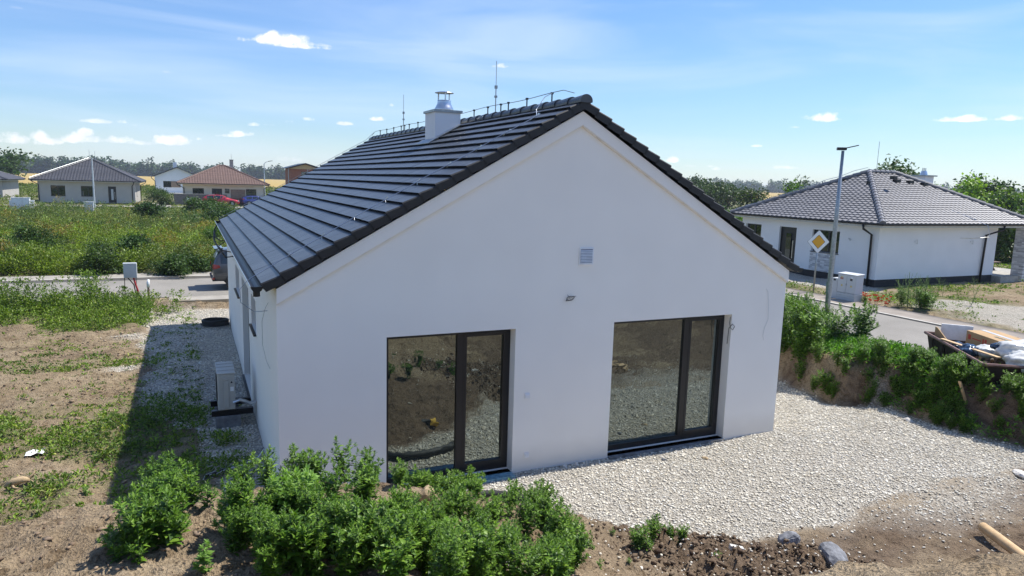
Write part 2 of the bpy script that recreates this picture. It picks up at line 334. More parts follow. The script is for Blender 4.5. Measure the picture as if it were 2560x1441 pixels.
def gz(x, y, detail=True):
    x = np.asarray(x, float); y = np.asarray(y, float)
    lo = .27*np.where(x < -2.2, ss(12.5, 16.3, y), ss(15.96, 16.12, y))
    xb = np.interp(y, XB_Y, XB_X)+(fbm(x*0, y, .9, 3, 5)*.5 if detail else 0)
    crest = .88*ss(-7, -1, y)+.25*(1-ss(-7, -1, y))
    hi = ss(xb, xb+.5, x)*(crest+(.47-crest)*ss(13.6, 14.9, x))
    hi = np.where(y > 15, np.minimum(hi, .27+.2*ss(10, 15, x)), hi)
    z = np.maximum(lo, hi)+.12*ss(60, 90, y)*0
    # soil heap the photograph is taken from
    P = np.interp(x+1.15*np.clip(-5.2-y, 0, 9)*-1, [-30, 0, 1.2, 2.0, 2.7, 3.6, 4.6, 5.6, 6.8], [1.95, 1.93, 1.36, 1.12, .84, .52, .36, .18, 0])
    P = P+1.1*ss(-5.6, -8.6, y)*np.clip(P/1.3, 0, 1)
    yb = np.interp(x, YB_X, YB_Y)
    sl = np.clip((yb-y)*.88, 0, 9)
    m = np.minimum(P, sl); m = np.where(P > .01, m-.12*np.exp(-((P-sl)/.25)**2)*np.clip(P, 0, 1), 0); m = np.clip(m, 0, 9)
    m *= 1-ss(-6, -30, x)*1.0
    z = z+m
    z = z+.25*ss(-18, -60, y)*0
    if detail:
        g = np.clip(sdist(x, y, GRAVEL)/.25+.5, 0, 1)
        soft = (1-roadmask(x, y))*(1-ss(40, 120, np.hypot(x, y)))
        mm = np.clip(m/.35, 0, 1)
        z = z+soft*((1-g)*(fbm(x, y, .55, 3, 1)*.16*(1-.3*mm)+fbm(x, y, 2.2, 3, 2)*.11)+g*fbm(x, y, 1.3, 2, 3)*.05)
        z = z+soft*(1-g)*(np.abs(fbm(x, y, 5.5, 4, 4))*.21*(.35+mm)+np.abs(fbm(x*.7, y*2.6, 1.5, 3, 14))*.30*(1-mm)*(x < -.5))
        rub = rubble(x, y)
        z = z+rub*(np.abs(fbm(x, y, 4.2, 3, 8))*.46+np.abs(fbm(x, y, 10, 2, 18))*.30)
        face = np.exp(-((x-xb-.3)/.35)**2)*(y < 14)
        z = z+soft*face*fbm(x, y, 6, 3, 9)*.16
    return z
def rubble(x, y):
    cx = np.interp(y, [-6, -4.2, -3.0], [5.6, 4.4, 4.3]); return np.exp(-(((x-4.7)/1.7)**2+((y+4.0+.12*(x-4.7))/.85)**2)**1.6)
def green(x, y):
    """how much low plant cover grows at a point"""
    x = np.asarray(x, float); y = np.asarray(y, float)
    n = fbm(x, y, .55, 4, 21); n2 = fbm(x, y, 1.7, 3, 22)
    left = (x < -.9)*(y > -.9)*(y < 16.4)
    a = left*np.clip(.06+1.5*ss(6.6, 4.2, y)*(n*1.2+n2*.9+.42)+1.15*ss(13.1, 14.6, y+fbm(x, y, .6, 3, 23)*2.6-.25*(x+2.6)*(x > -5))*(x < -2.2)+(n > .17)*.6*ss(13, 5, y), 0, 1)
    strip = (x < -.3)*(x > -2.3)*(y > 0)*(y < 5.0)*np.clip(n2*3+.35, 0, 1)*.8
    far_ = (y > 23)*np.clip(.9+n, 0, 1)
    right = (x > 21.6)*(y < 23)*np.clip(.45+n*1.6+n2, 0, 1)*(1-.85*ss(27.0, 28.5, x)*ss(11, 7, y)*ss(-8, -2, y)*(x < 60))
    bank = (x > np.interp(y, XB_Y, XB_X)+.5)*(x < 15)*(y < 16)*.55
    return np.clip(np.maximum.reduce([a, strip, far_, right, bank]), 0, 1)
def axis(parts):
    o = []
    for a, b, n in parts: o += list(np.linspace(a, b, n, endpoint=False))
    return np.array(o+[parts[-1][1]])
gx = axis([(-2500,-400,14),(-400,-60,34),(-60,-9,60),(-9,-3.5,70),(-3.5,7.5,190),(7.5,14.5,95),(14.5,34,75),(34,100,45),(100,500,30),(500,3200,18)])
gy = axis([(-900,-100,8),(-100,-12,30),(-12,-6,60),(-6,1.5,135),(1.5,16.8,190),(16.8,24,50),(24,100,90),(100,400,40),(400,4000,24)])
X, Y = np.meshgrid(gx, gy); nx, ny = len(gx), len(gy)
Z = gz(X, Y)
idx = np.arange(nx*ny).reshape(ny, nx); F = np.stack([idx[:-1, :-1], idx[:-1, 1:], idx[1:, 1:], idx[1:, :-1]], -1).reshape(-1, 4)
def gravelmask(x, y):
    e = fbm(x, y, 1.6, 4, 31)*1.0
    a = np.clip((sdist(x, y, GRAVEL)+e*.55)/.22+.5, 0, 1)
    b = np.clip((sdist(x, y, LOT)+e*2)/.8+.5, 0, 1)*.85; c = np.clip((sdist(x, y, LOT2)+e*.4)/.3+.5, 0, 1)
    lit = np.exp(-(((x-9.6)/2.6)**2+((y+3.2)/.55)**2))*.75
    l2 = np.exp(-(((x+2.5)/.35)**2+((y-8.5)/.25)**2))+np.exp(-(((x+2.55)/.4)**2+((y-11.9)/.3)**2))
    return np.maximum.reduce([a, b, c, np.clip(lit+e*.9*(lit > .05), 0, 1)*.9, np.clip(l2, 0, 1)*.9])
tint = np.stack([gravelmask(X, Y), green(X, Y), np.clip(rubble(X, Y)*1.2+(X > 4.5)*ss(-2.9, -3.6, Y)*np.clip(.62+fbm(X, Y*2.2, .8, 4, 71)*3.4, 0, .95)*(Y > -9)+(X < -.9)*(Y > 1)*(Y < 15)*np.clip(fbm(X*.6, Y*1.9, .9, 4, 72)*3.2-.15, 0, .8)+.95*(X > -1)*(X < 5)*(Y > -4.6)*ss(-.2, .1, Y-np.interp(X, [-1, 1.2, 2.7, 5], [-3.4, -2.95, -2.75, -3.4]))*(Y < -1.0)*(1-gravelmask(X, Y))+ss(11.3, 11.8, X)*(X < 15)*(Y < 14)*np.clip(.35+fbm(X, Y, 1.2, 3, 73)*3+1.2*np.exp(-(((X-13.1)/.7)**2+((Y+1.6)/1.2)**2)), 0, 1), 0, 1)], -1).reshape(-1, 3)
m, t, b = mat('bare_ground'); b.inputs['Roughness'].default_value = .95; b.inputs['Specular IOR Level'].default_value = .15
at_ = t.nodes.new('ShaderNodeAttribute'); at_.attribute_name = 'tint'; sp = t.nodes.new('ShaderNodeSeparateColor'); t.links.new(at_.outputs['Color'], sp.inputs[0])
n1 = noise(t, .8, 8, .65); n2 = noise(t, 7, 6, .6); n3 = noise(t, 45, 4, .6)
dry = ramp(t, n1, [(.28, (.23, .165, .102)), (.5, (.345, .262, .168)), (.72, (.45, .36, .245))])
dry = mixc(t, 1.0, dry, ramp(t, n2, [(.33, (.52, .48, .43)), (.46, (.95,)*3), (.8, (1.15,)*3)]), 'MULTIPLY')
dry = mixc(t, 1.0, dry, ramp(t, n3, [(.32, (.50,)*3), (.52, (1.0,)*3), (.75, (1.25,)*3)]), 'MULTIPLY')
dark = ramp(t, n2, [(.3, (.065, .042, .028)), (.7, (.20, .14, .095))])
soil = mixc(t, tmath(t, 'MULTIPLY', sp.outputs['Blue'], .85, clamp=True), dry, dark)
vor = t.nodes.new('ShaderNodeTexVoronoi'); vor.inputs['Scale'].default_value = 34; tcn = t.nodes.new('ShaderNodeTexCoord'); t.links.new(tcn.outputs['Object'], vor.inputs['Vector'])
gcol = ramp(t, vor.outputs['Distance'], [(0, (.70, .66, .57)), (.45, (.54, .50, .43)), (.75, (.34, .31, .26))])
vs = t.nodes.new('ShaderNodeSeparateColor'); t.links.new(vor.outputs['Color'], vs.inputs[0])
gcol = mixc(t, 1.0, gcol, ramp(t, vs.outputs[0], [(0, (.72, .70, .67)), (.5, (1,)*3), (1, (1.15,)*3)]), 'MULTIPLY')
grn = ramp(t, n2, [(.3, (.055, .085, .022)), (.6, (.11, .15, .045)), (.8, (.20, .19, .09))])
c = mixc(t, tmath(t, 'MULTIPLY', sp.outputs['Green'], .75), soil, grn)
c = mixc(t, sp.outputs['Red'], c, gcol)
# ripe grain fields beyond about 190 m
spx = t.nodes.new('ShaderNodeSeparateXYZ'); t.links.new(tcn.outputs['Object'], spx.inputs[0])
fy = t.nodes.new('ShaderNodeMapRange'); fy.inputs['From Min'].default_value = 205; fy.inputs['From Max'].default_value = 222
t.links.new(tmath(t, 'ADD', spx.outputs['Y'], tmath(t, 'MULTIPLY', noise(t, .02, 4), 30)), fy.inputs['Value'])
strip = t.nodes.new('ShaderNodeTexWave'); strip.inputs['Scale'].default_value = .012; strip.inputs['Distortion'].default_value = 2; strip.bands_direction = 'Y'; t.links.new(tcn.outputs['Object'], strip.inputs['Vector'])
wheat = mixc(t, strip.outputs['Fac'], (.44, .31, .10), (.36, .27, .10))
c = mixc(t, fy.outputs[0], c, wheat)
t.links.new(c, b.inputs['Base Color'])
hgt = tmath(t, 'ADD', tmath(t, 'MULTIPLY', n3, .5), n2)
bn = bump(t, None, hgt, 1.0, .10)
bump(t, b, tmath(t, 'MULTIPLY', tmath(t, 'SUBTRACT', 1.0, vor.outputs['Distance']), sp.outputs['Red']), .8, .02, bn)
M['ground'] = m
g = arr_mesh('ground', np.stack([X, Y, Z], -1).reshape(-1, 3), F, m, smooth=True, tint=tint); tag(g, kind='structure')

# gravel stones lying on the pad
ICO = None
def ico():
    bm = bmesh.new(); bmesh.ops.create_icosphere(bm, subdivisions=1, radius=1); v = np.array([p.co[:] for p in bm.verts]); f = np.array([[q.index for q in p.verts] for p in bm.faces]); bm.free(); return v, f
IV, IF = ico()
def stones(name, P, size, m, flat=.62, parent=None, seed=0, sink=.15, jag=.2):
    rg = np.random.default_rng(seed); n = len(P)
    a = rg.uniform(0, 2*np.pi, n); ca, sa = np.cos(a), np.sin(a)
    sc = np.stack([size*rg.uniform(.75, 1.35, n), size*rg.uniform(.6, 1, n), size*flat*rg.uniform(.6, 1.2, n)], -1)
    V = IV[None]*sc[:, None]*rg.uniform(1-jag, 1+jag, (n, 12, 1)); 
    tl = rg.uniform(-.5, .5, n); V = np.stack([V[..., 0], V[..., 1]*np.cos(tl)[:, None]-V[..., 2]*np.sin(tl)[:, None], V[..., 1]*np.sin(tl)[:, None]+V[..., 2]*np.cos(tl)[:, None]], -1)
    V = np.stack([V[..., 0]*ca[:, None]-V[..., 1]*sa[:, None], V[..., 0]*sa[:, None]+V[..., 1]*ca[:, None], V[..., 2]], -1)+P[:, None]
    V[..., 2] += (size*(flat-sink))[:, None] if hasattr(size, '__len__') else size*(flat-sink)
    FF = (IF[None]+(np.arange(n)*12)[:, None, None]).reshape(-1, 3)
    return arr_mesh(name, V.reshape(-1, 3), FF, m, parent)
def stonemat(name, cols, rough=.9):
    m, t, b = mat(name); b.inputs['Roughness'].default_value = rough; b.inputs['Specular IOR Level'].default_value = .2
    gi = t.nodes.new('ShaderNodeNewGeometry'); n = len(cols)
    c = ramp(t, gi.outputs['Random Per Island'], [(i/(n-1), q) for i, q in enumerate(cols)])
    t.links.new(mixc(t, 1.0, c, ramp(t, noise(t, 1.1, 5), [(.3, (.88, .86, .82)), (.7, (1.08,)*3)]), 'MULTIPLY'), b.inputs['Base Color']); return m
M['gravel'] = stonemat('crushed_limestone', [(.40, .37, .31), (.66, .62, .53), (.56, .53, .47), (.74, .70, .60), (.62, .55, .43), (.78, .75, .66), (.48, .46, .42)])
def scatter(n, x0, x1, y0, y1, fn, seed):
    rg = np.random.default_rng(seed); x = rg.uniform(x0, x1, n); y = rg.uniform(y0, y1, n); k = rg.uniform(0, 1, n) < fn(x, y); return x[k], y[k]
def gfn(lo):
    def f(x, y):
        g = gravelmask(x, y)**1.5; house = (x > -.02)*(x < 9.02)*(y > -.02); behind = (x > 9)*(y > 9); hid = (x < 3)*(y < .2)*(x > -.0)*(y < -99)
        return np.where(house | behind, 0, (g+.02*(g < .1)*(y < 1)*(x > 1.5))*(1-.9*rubble(x, y)))
    return f
xs, ys = scatter(230000, -3.4, 13.2, -4.8, 16, gfn(0), 5)
dcam = np.hypot(xs-CAM[0], ys-CAM[1]); keep = RNG.uniform(0, 1, len(xs)) < np.clip(1.6-dcam/22, .45, 1); xs, ys = xs[keep], ys[keep]
st = stones('gravel', np.stack([xs, ys, gz(xs, ys)], -1), (.0085+.0155*RNG.uniform(0, 1, len(xs))**1.6)*(1+.012*np.hypot(xs, ys+9)), M['gravel'], flat=.46, seed=3)
tag(st, 'loose pale crushed limestone gravel spread round the white house', 'gravel', kind='stuff')
# clods and stones on the dug-up strip and heap
M['clod'] = stonemat('soil_clod', [(.07, .045, .03), (.13, .09, .06), (.19, .14, .095), (.10, .07, .045), (.27, .21, .15)])
def cf(x, y): return np.clip(rubble(x, y)*1.3+.05*(gz(x, y, False) > .25)+.10*(y < -3)*(x > 4), 0, 1)*(1-.8*(gravelmask(x, y) > .6))
xs, ys = scatter(60000, -4, 10, -6.6, -1.2, cf, 8)
st = stones('soil_clods', np.stack([xs, ys, gz(xs, ys)], -1), np.clip(RNG.exponential(.009, len(xs))+.005, 0, .040)*(.4+.6*(rubble(xs, ys) > .2)), M['clod'], .7, seed=4, jag=.48, sink=.35)
tag(st, 'crumbled dark brown clods along the ridge of dug soil', 'soil clods', kind='stuff')
M['clod_l'] = stonemat('dry_clod', [(.17, .12, .08), (.25, .18, .12), (.32, .24, .165), (.14, .10, .07), (.38, .29, .21)])
xs, ys = scatter(60000, -9, 2.8, -6.5, 14.5, lambda x, y: np.where(y < -1.2, .5*(gz(x, y, False) > .3), np.where(x > -1, 0, .30+.5*(fbm(x*.6, y*1.9, .9, 4, 72) > .05)))*(1-.9*(gravelmask(x, y) > .4))*np.clip(1.4-y*.06, .3, 1), 18)
st = stones('dry_clods', np.stack([xs, ys, gz(xs, ys)], -1), np.clip(RNG.exponential(.006, len(xs))+.004, 0, .03)*(1+.03*np.clip(ys+5, 0, 20)), M['clod_l'], .6, seed=14, jag=.45, sink=.35)
tag(st, 'dry crumbs of tan soil strewn over the heap and the bare ground on the left', 'soil clods', kind='stuff')
xs, ys = scatter(3000, 2.4, 10, -6, -2.2, lambda x, y: np.clip(rubble(x, y)+.16*(y < -3), 0, 1), 9)
st = stones('pebbles', np.stack([xs, ys, gz(xs, ys)], -1), RNG.uniform(.006, .020, len(xs)), M['gravel'], .8, seed=6, sink=.1)
tag(st, 'scattered pale pebbles mixed into the dug soil', 'pebbles', kind='stuff')

# ------------------------------------------------------------------ roads, kerbs, pavement
def sheet(name, x0, x1, y0, y1, dz, m, nxx=60, nyy=8, thick=0):
    xx, yy = np.meshgrid(np.linspace(x0, x1, nxx), np.linspace(y0, y1, nyy)); zz = rz(xx, yy)+dz
    V = np.stack([xx, yy, zz], -1).reshape(-1, 3); i = np.arange(nxx*nyy).reshape(nyy, nxx)
    FF = np.stack([i[:-1, :-1], i[:-1, 1:], i[1:, 1:], i[1:, :-1]], -1).reshape(-1, 4)
    if thick:
        k = len(V); V = np.concatenate([V, V-(0, 0, thick)]); rim = list(i[0])+list(i[1:, -1])+list(i[-1, ::-1][1:])+list(i[::-1, 0][1:-1])
        FF = np.concatenate([FF, [(rim[j], rim[(j+1) % len(rim)], rim[(j+1) % len(rim)]+k, rim[j]+k) for j in range(len(rim))]])
    o = arr_mesh(name, V, FF, m); tag(o, kind='structure'); return o
def rz(x, y): return np.where(y > 30, .27, .27+.2*ss(10, 15, x))
m, t, b = mat('worn_asphalt'); b.inputs['Roughness'].default_value = .92
c = ramp(t, noise(t, .5, 8, .65), [(.3, (.20, .185, .16)), (.7, (.27, .25, .22))]); c = mixc(t, 1.0, c, ramp(t, noise(t, 60, 3), [(.3, (.85,)*3), (.7, (1.12,)*3)]), 'MULTIPLY')
t.links.new(c, b.inputs['Base Color']); bump(t, b, noise(t, 90, 3), .3, .01); M['asphalt'] = m
M['pave'] = simple('pavement_concrete', (.31, .285, .245), .9, var=.18, scale=1.5, bmp=.3)
M['pave2'] = simple('side_pavement_asphalt', (.25, .215, .18), .9, var=.2, scale=1.5, bmp=.3)
M['kerb'] = simple('kerb_concrete', (.50, .47, .42), .9, var=.18, scale=3, bmp=.3)
sheet('road', -70, 15.3, 17.05, 21.6, .02, M['asphalt'], 120)
sheet('side_road', 15.3, 20.2, -60, 60, .024, M['asphalt'], 12, 120)
sheet('pavement', -70, 15.0, 21.75, 22.95, .11, M['pave'], 120, thick=.12)
kb = sheet('kerb', -70, 15.0, 21.6, 21.74, .125, M['kerb'], 120, 2, thick=.14)
sheet('driveway_slab', -1.75, 13.5, 16.08, 17.04, .035, M['pave'], 30, 4, thick=.32)
sheet('side_kerb', 20.2, 20.34, -60, 14.6, .07, M['kerb'], 2, 120, thick=.12)
sheet('side_pavement', 20.335, 21.6, -60, 14.6, .055, M['pave2'], 4, 120, thick=.1)
sheet('far_road', -60, 30, 84.5, 88.5, .09, M['pave'], 40)
sheet('far_driveway', -6.6, -3.2, 88.5, 96, .095, M['pave'], 6)

# ------------------------------------------------------------------ leaf clouds
def leaves(name, c, d, l, wd, m, tint=None, parent=None, fold=.25):
    """c centres, d directions, l lengths, wd widths -> one bent diamond per leaf"""
    n = len(c); d = d/np.linalg.norm(d, axis=1, keepdims=True)
    up = np.array([0, 0, 1.0])+RNG.normal(0, .55, (n, 3)); s = np.cross(d, up); s /= np.linalg.norm(s, axis=1, keepdims=True)+1e-9
    nn = np.cross(s, d); l = l[:, None]; wd = wd[:, None]
    V = np.stack([c-d*l*.5, c+s*wd*.5+nn*l*fold*.4-d*l*.06, c+d*l*.5-nn*l*fold*.6, c-s*wd*.5+nn*l*fold*.4-d*l*.06], 1).reshape(-1, 3)
    k = (np.arange(n)*4)[:, None]; FF = np.concatenate([k+np.array([[0, 1, 2]]), k+np.array([[0, 2, 3]])], 1).reshape(-1, 3)
    return arr_mesh(name, V, FF, m, parent, tint=None if tint is None else np.repeat(tint, 4, 0))
def clumps(x, y, z, h, k, spread, rg):
    """k leaf centres for each plant of height h"""
    n = len(x); t_ = rg.uniform(.05, 1, (n, k))**.8; a = rg.uniform(0, 2*np.pi, (n, k)); r = spread[:, None]*rg.uniform(.1, 1, (n, k))*(1.05-.75*t_)
    lean = rg.normal(0, .12, (n, 2))
    cx = x[:, None]+np.cos(a)*r+lean[:, :1]*t_*h[:, None]; cy = y[:, None]+np.sin(a)*r+lean[:, 1:]*t_*h[:, None]; cz = z[:, None]+t_*h[:, None]
    d = np.stack([np.cos(a), np.sin(a), rg.uniform(-.2, 1.3, (n, k))+1.2*(t_ > .85)], -1)
    return np.stack([cx, cy, cz], -1).reshape(-1, 3), d.reshape(-1, 3)
# ------------------------------------------------------------------ building helpers
def wall(mb, o, d, length, z0, z1, holes, n, depth=.15, mi=0, top=None):
    """wall face from o (x,y) along unit d, outward normal n, with recessed openings (u0,u1,v0,v1)"""
    us = sorted({0, length, *[h[0] for h in holes], *[h[1] for h in holes], *([length/2] if top else [])}); vs_ = sorted({z0, z1, *[h[2] for h in holes], *[h[3] for h in holes]})
    P = lambda u, v, k=0: (o[0]+d[0]*u-n[0]*k, o[1]+d[1]*u-n[1]*k, v)
    for a, b_ in zip(us, us[1:]):
        for c_, e in zip(vs_, vs_[1:]):
            if any(h[0] <= a+1e-6 and b_ <= h[1]+1e-6 and h[2] <= c_+1e-6 and e <= h[3]+1e-6 for h in holes): continue
            mb.quad(P(a, c_), P(b_, c_), P(b_, e), P(a, e), mi=mi)
        if top: mb.quad(P(a, z1), P(b_, z1), P(b_, top(b_)), P(a, top(a)), mi=mi)
    for u0, u1, v0, v1 in holes:
        mb.quad(P(u0, v0), P(u0, v0, depth), P(u0, v1, depth), P(u0, v1), mi=mi); mb.quad(P(u1, v0), P(u1, v1), P(u1, v1, depth), P(u1, v0, depth), mi=mi)
        mb.quad(P(u0, v1), P(u0, v1, depth), P(u1, v1, depth), P(u1, v1), mi=mi); mb.quad(P(u0, v0), P(u1, v0), P(u1, v0, depth), P(u0, v0, depth), mi=mi)
def window(parent, o, d, n, u0, u1, v0, v1, depth, mullions=(), fw=.06, name='window', sill=True, gm='glass_far', fm='frame', sash=None):
    """frame with a pane per bay, set into an opening"""
    P = lambda u, v, k=0: np.array((o[0]+d[0]*u-n[0]*k, o[1]+d[1]*u-n[1]*k, v)); D = np.array((*d, 0.)); NN = np.array((*n, 0.)); Zv = np.array((0, 0, 1.))
    f = MB(); k = depth; th = .07
    def bar(ua, ub, va, vb, pr=0): f.obox(P(ua, va, k+.06), D*(ub-ua), NN*(th+pr), Zv*(vb-va))
    e = .0005
    bar(u0+e, u1-e, v0+e, v0+fw*1.3); bar(u0+e, u1-e, v1-fw, v1-e); bar(u0+e, u0+fw, v0+fw*1.3, v1-fw); bar(u1-fw, u1-e, v0+fw*1.3, v1-fw)
    edges = [u0+fw]
    for q in mullions: bar(q-fw*.75, q+fw*.75, v0+fw*1.3, v1-fw, .006); edges += [q-fw*.75, q+fw*.75]
    edges.append(u1-fw)
    if sash is not None:
        a, b_ = edges[sash*2], edges[sash*2+1]; s_ = .045
        bar(a, b_, v0+fw*1.3, v0+fw*1.3+s_*1.5, .012); bar(a, b_, v1-fw-s_, v1-fw, .012); bar(a, a+s_, v0+fw*1.3+s_*1.5, v1-fw-s_, .012); bar(b_-s_, b_, v0+fw*1.3+s_*1.5, v1-fw-s_, .012)
    fo = f.build(name, M[fm], parent)
    for i in range(0, len(edges), 2):
        a, b_ = edges[i], edges[i+1]; p = MB(); p.obox(P(a+.002, v0+fw*1.3+.002, k+.04), D*(b_-a-.004), NN*.02, Zv*(v1-v0-fw*2.3-.004)); p.build('pane', M[gm], fo)
    if sill:
        s_ = MB(); s_.obox(P(u0-.03, v0-.03, depth-.01), D*(u1-u0+.06), NN*(depth+.04), Zv*.028); s_.build('sill', M['black'], fo)
    return fo
def nvec(a): a = np.array(a, float); return a/np.linalg.norm(a)
def slope(mb, A, B, Rl, Rr, rows, colw, amp, step, sub=4):
    A, B, Rl, Rr = (np.array(p, float) for p in (A, B, Rl, Rr)); e = nvec(B-A); sv = (Rl-A)-e*np.dot(Rl-A, e); Ls = np.linalg.norm(sv); sv /= Ls
    n = np.cross(e, sv); n = n if n[2] > 0 else -n
    uL = lambda t_: np.dot(Rl-A, e)*t_; uR = lambda t_: np.linalg.norm(B-A)+(np.dot(Rr-A, e)-np.linalg.norm(B-A))*t_
    for j in range(rows):
        t0, t1 = j/rows, (j+1)/rows; lo = min(uL(t0), uL(t1)); hi = max(uR(t0), uR(t1)); off = (j % 2)*colw*.0
        g_ = np.arange(math.floor(lo/colw*sub), math.ceil(hi/colw*sub)+1)*colw/sub+off; vs = []
        for u in g_:
            w_ = amp*(.5+.5*math.cos(2*math.pi*u/colw)); ub = min(max(u, uL(t0)), uR(t0)); ut = min(max(u, uL(t1)), uR(t1))
            vs += [A+e*ub+sv*Ls*t0+n*(w_+step), A+e*ut+sv*Ls*t1+n*w_, A+e*ub+sv*Ls*t0-n*.01]
        m_ = len(g_); fs = []
        for k in range(m_-1):
            if np.linalg.norm(vs[3*k]-vs[3*k+3]) < 1e-5 and np.linalg.norm(vs[3*k+1]-vs[3*k+4]) < 1e-5: continue
            fs += [(3*k, 3*k+3, 3*k+4, 3*k+1), (3*k+2, 3*k+5, 3*k+3, 3*k)]
        mb.add(vs, fs)
def caps(mb, a, b_, r, n, m=8, up=.02):
    """row of overlapping half-round caps from a to b"""
    a, b_ = np.array(a, float), np.array(b_, float); L_ = np.linalg.norm(b_-a); d = (b_-a)/L_; side = nvec(np.cross(d, (0, 0, 1))); nn = np.cross(side, d)
    for i in range(n):
        p0 = a+d*L_*i/n-d*.02; p1 = a+d*L_*(i+1)/n+d*.02; vs = []
        for p, rr, lift in ((p0, r*1.08, up), (p1, r*.9, up-.012)):
            for k in range(m+1):
                t_ = math.pi*(k/m*1.16-.08); vs.append(p+side*math.cos(t_)*rr+nn*(math.sin(t_)*rr*.92+lift))
        fs = [(k, k+1, m+2+k, m+1+k) for k in range(m)]
        base = len(vs); vs += [p0+nn*(-.03)+side*rr*0 for rr in (1,)]; fs += [(k+1, k, base) for k in range(m)]
        mb.add(vs, fs)
def gutter(mb, a, b_, out, r=.06):
    a, b_, out = np.array(a, float), np.array(b_, float), np.array(out, float); vs = []; m = 8
    for p in (a, b_):
        for k in range(m+1): t_ = math.pi*k/m; vs.append(p-out*math.cos(t_)*r+out*r+np.array((0, 0, -math.sin(t_)*r)))
        for k in range(m+1): t_ = math.pi*k/m; vs.append(p-out*math.cos(t_)*(r-.008)+out*r+np.array((0, 0, -math.sin(t_)*(r-.008))))
    q = 2*(m+1); fs = [(k, k+1, q+k+1, q+k) for k in range(m)]+[(m+1+k, q+m+1+k, q+m+2+k, m+2+k) for k in range(m)]+[(0, q, q+m+1, m+1), (m, 2*m+1, q+2*m+1, q+m)]
    fs += [tuple(range(0, m+1)), tuple(range(q, q+m+1))]
    mb.add(vs, fs)
def hip_house(name, label, x0, x1, y0, y1, zg, ze, zr, oh, rlen_axis, wm, tm, rows, colw, openings, plinth=None, downs=(), walls_only=None, group=None, roof_x1=None):
    t = thing(name, label, 'house', (0, 0, 0), group=group); zt = ze-.05
    ex1 = roof_x1 or (x1+oh); X0, X1, Y0, Y1 = x0-oh, ex1, y0-oh, y1+oh; zb = zg+(plinth or 0)
    mb = MB(); half = min(X1-X0, Y1-Y0)/2; ym = (Y0+Y1)/2; xm = (X0+X1)/2
    if X1-X0 >= Y1-Y0: ra, rb = (X0+half, ym, zr), (X1-half, ym, zr)
    else: ra, rb = (xm, Y0+half, zr), (xm, Y1-half, zr)
    byw = {'w': ((x0, y1), (0, -1), y1-y0, (-1, 0)), 's': ((x0, y0), (1, 0), x1-x0, (0, -1)), 'e': ((x1, y0), (0, 1), y1-y0, (1, 0)), 'n': ((x1, y1), (-1, 0), x1-x0, (0, 1))}
    for k, (o, d, ln, n) in byw.items(): wall(mb, o, d, ln, zb, zt, [q[1:5] for q in openings if q[0] == k], n, .16)
    mb.build('wall', M[wm], t)
    for q in openings:
        o, d, ln, n = byw[q[0]]; kind = q[5]
        if kind == 'door': 
            fo = window(t, o, d, n, *q[1:5], .12, [], .05, 'door', sill=False, gm='frame')
            gm_ = MB(); P = lambda u, v, kk: np.array((o[0]+d[0]*u-n[0]*kk, o[1]+d[1]*u-n[1]*kk, v)); D = np.array((*d, 0.)); NN = np.array((*n, 0.)); hh = q[4]-q[3]; ww = q[2]-q[1]
            gm_.obox(P(q[1]+ww*.36, q[3]+hh*.18, .10), D*ww*.28, NN*.02, np.array((0, 0, hh*.66))); gm_.build('glass_strip', M['grey_plastic'] if q[6:] else M['glass_far'], fo)
            hd = MB(); hd.obox(P(q[1]+ww*.80, q[3]+hh*.22, .05), D*.03, NN*.03, np.array((0, 0, hh*.45))); hd.build('handle', M['steel'], fo)
        else: window(t, o, d, n, *q[1:5], .12, q[6] if len(q) > 6 else [(q[1]+q[2])/2], .055, 'window')
    if plinth:
        p = MB(); e = .02; p.box((x0+e, y0+e, zg-.5), (x1-e, y1-e, zb+.02)); p.build('plinth', M['plinth'], t)
    r = MB(); ra, rb = np.array(ra), np.array(rb)
    slope(r, (X0, Y0, ze), (X1, Y0, ze), ra, rb, rows, colw, colw*.13, .035); slope(r, (X1, Y1, ze), (X0, Y1, ze), rb, ra, rows, colw, colw*.13, .035)
    if X1-X0 >= Y1-Y0: slope(r, (X0, Y1, ze), (X0, Y0, ze), ra, ra, rows, colw, colw*.13, .035); slope(r, (X1, Y0, ze), (X1, Y1, ze), rb, rb, rows, colw, colw*.13, .035)
    else: slope(r, (X0, Y1, ze), (X0, Y0, ze), rb, ra, rows, colw, colw*.13, .035); slope(r, (X1, Y0, ze), (X1, Y1, ze), ra, rb, rows, colw, colw*.13, .035)
    ro = r.build('roof', M[tm], t, fix=False)
    if X1-X0 < Y1-Y0: hips = [((X0, Y0, ze), ra), ((X1, Y0, ze), ra), ((X0, Y1, ze), rb), ((X1, Y1, ze), rb)]
    else: hips = [((X0, Y0, ze), ra), ((X0, Y1, ze), ra), ((X1, Y0, ze), rb), ((X1, Y1, ze), rb)]
    h = MB()
    for a, b_ in hips: caps(h, np.array(a)+(0, 0, .03), np.array(b_)+(0, 0, .05), .12, int(np.linalg.norm(np.array(a)-b_)/.36), 6)
    if np.linalg.norm(ra-rb) > .3: caps(h, ra+(0, 0, .04), rb+(0, 0, .04), .12, max(1, int(np.linalg.norm(ra-rb)/.36)), 6)
    h.build('hip_caps', M[tm], ro, fix=False)
    s_ = MB(); s_.box((X0+.03, Y0+.03, ze-.16), (X1-.03, Y1-.03, ze-.045)); s_.build('soffit', M['grey_plastic'] if wm != 'wall_cream' else M['wall_cream'], t)
    gt = MB(); g2 = .11
    for a, b_, o in (((X0-.1, Y0, ze), (X1+.1, Y0, ze), (0, -1, 0)), ((X0, Y0-.1, ze), (X0, Y1+.1, ze), (-1, 0, 0)), ((X1, Y0-.1, ze), (X1, Y1+.1, ze), (1, 0, 0)), ((X0-.1, Y1, ze), (X1+.1, Y1, ze), (0, 1, 0))): gutter(gt, a, b_, o, .065)
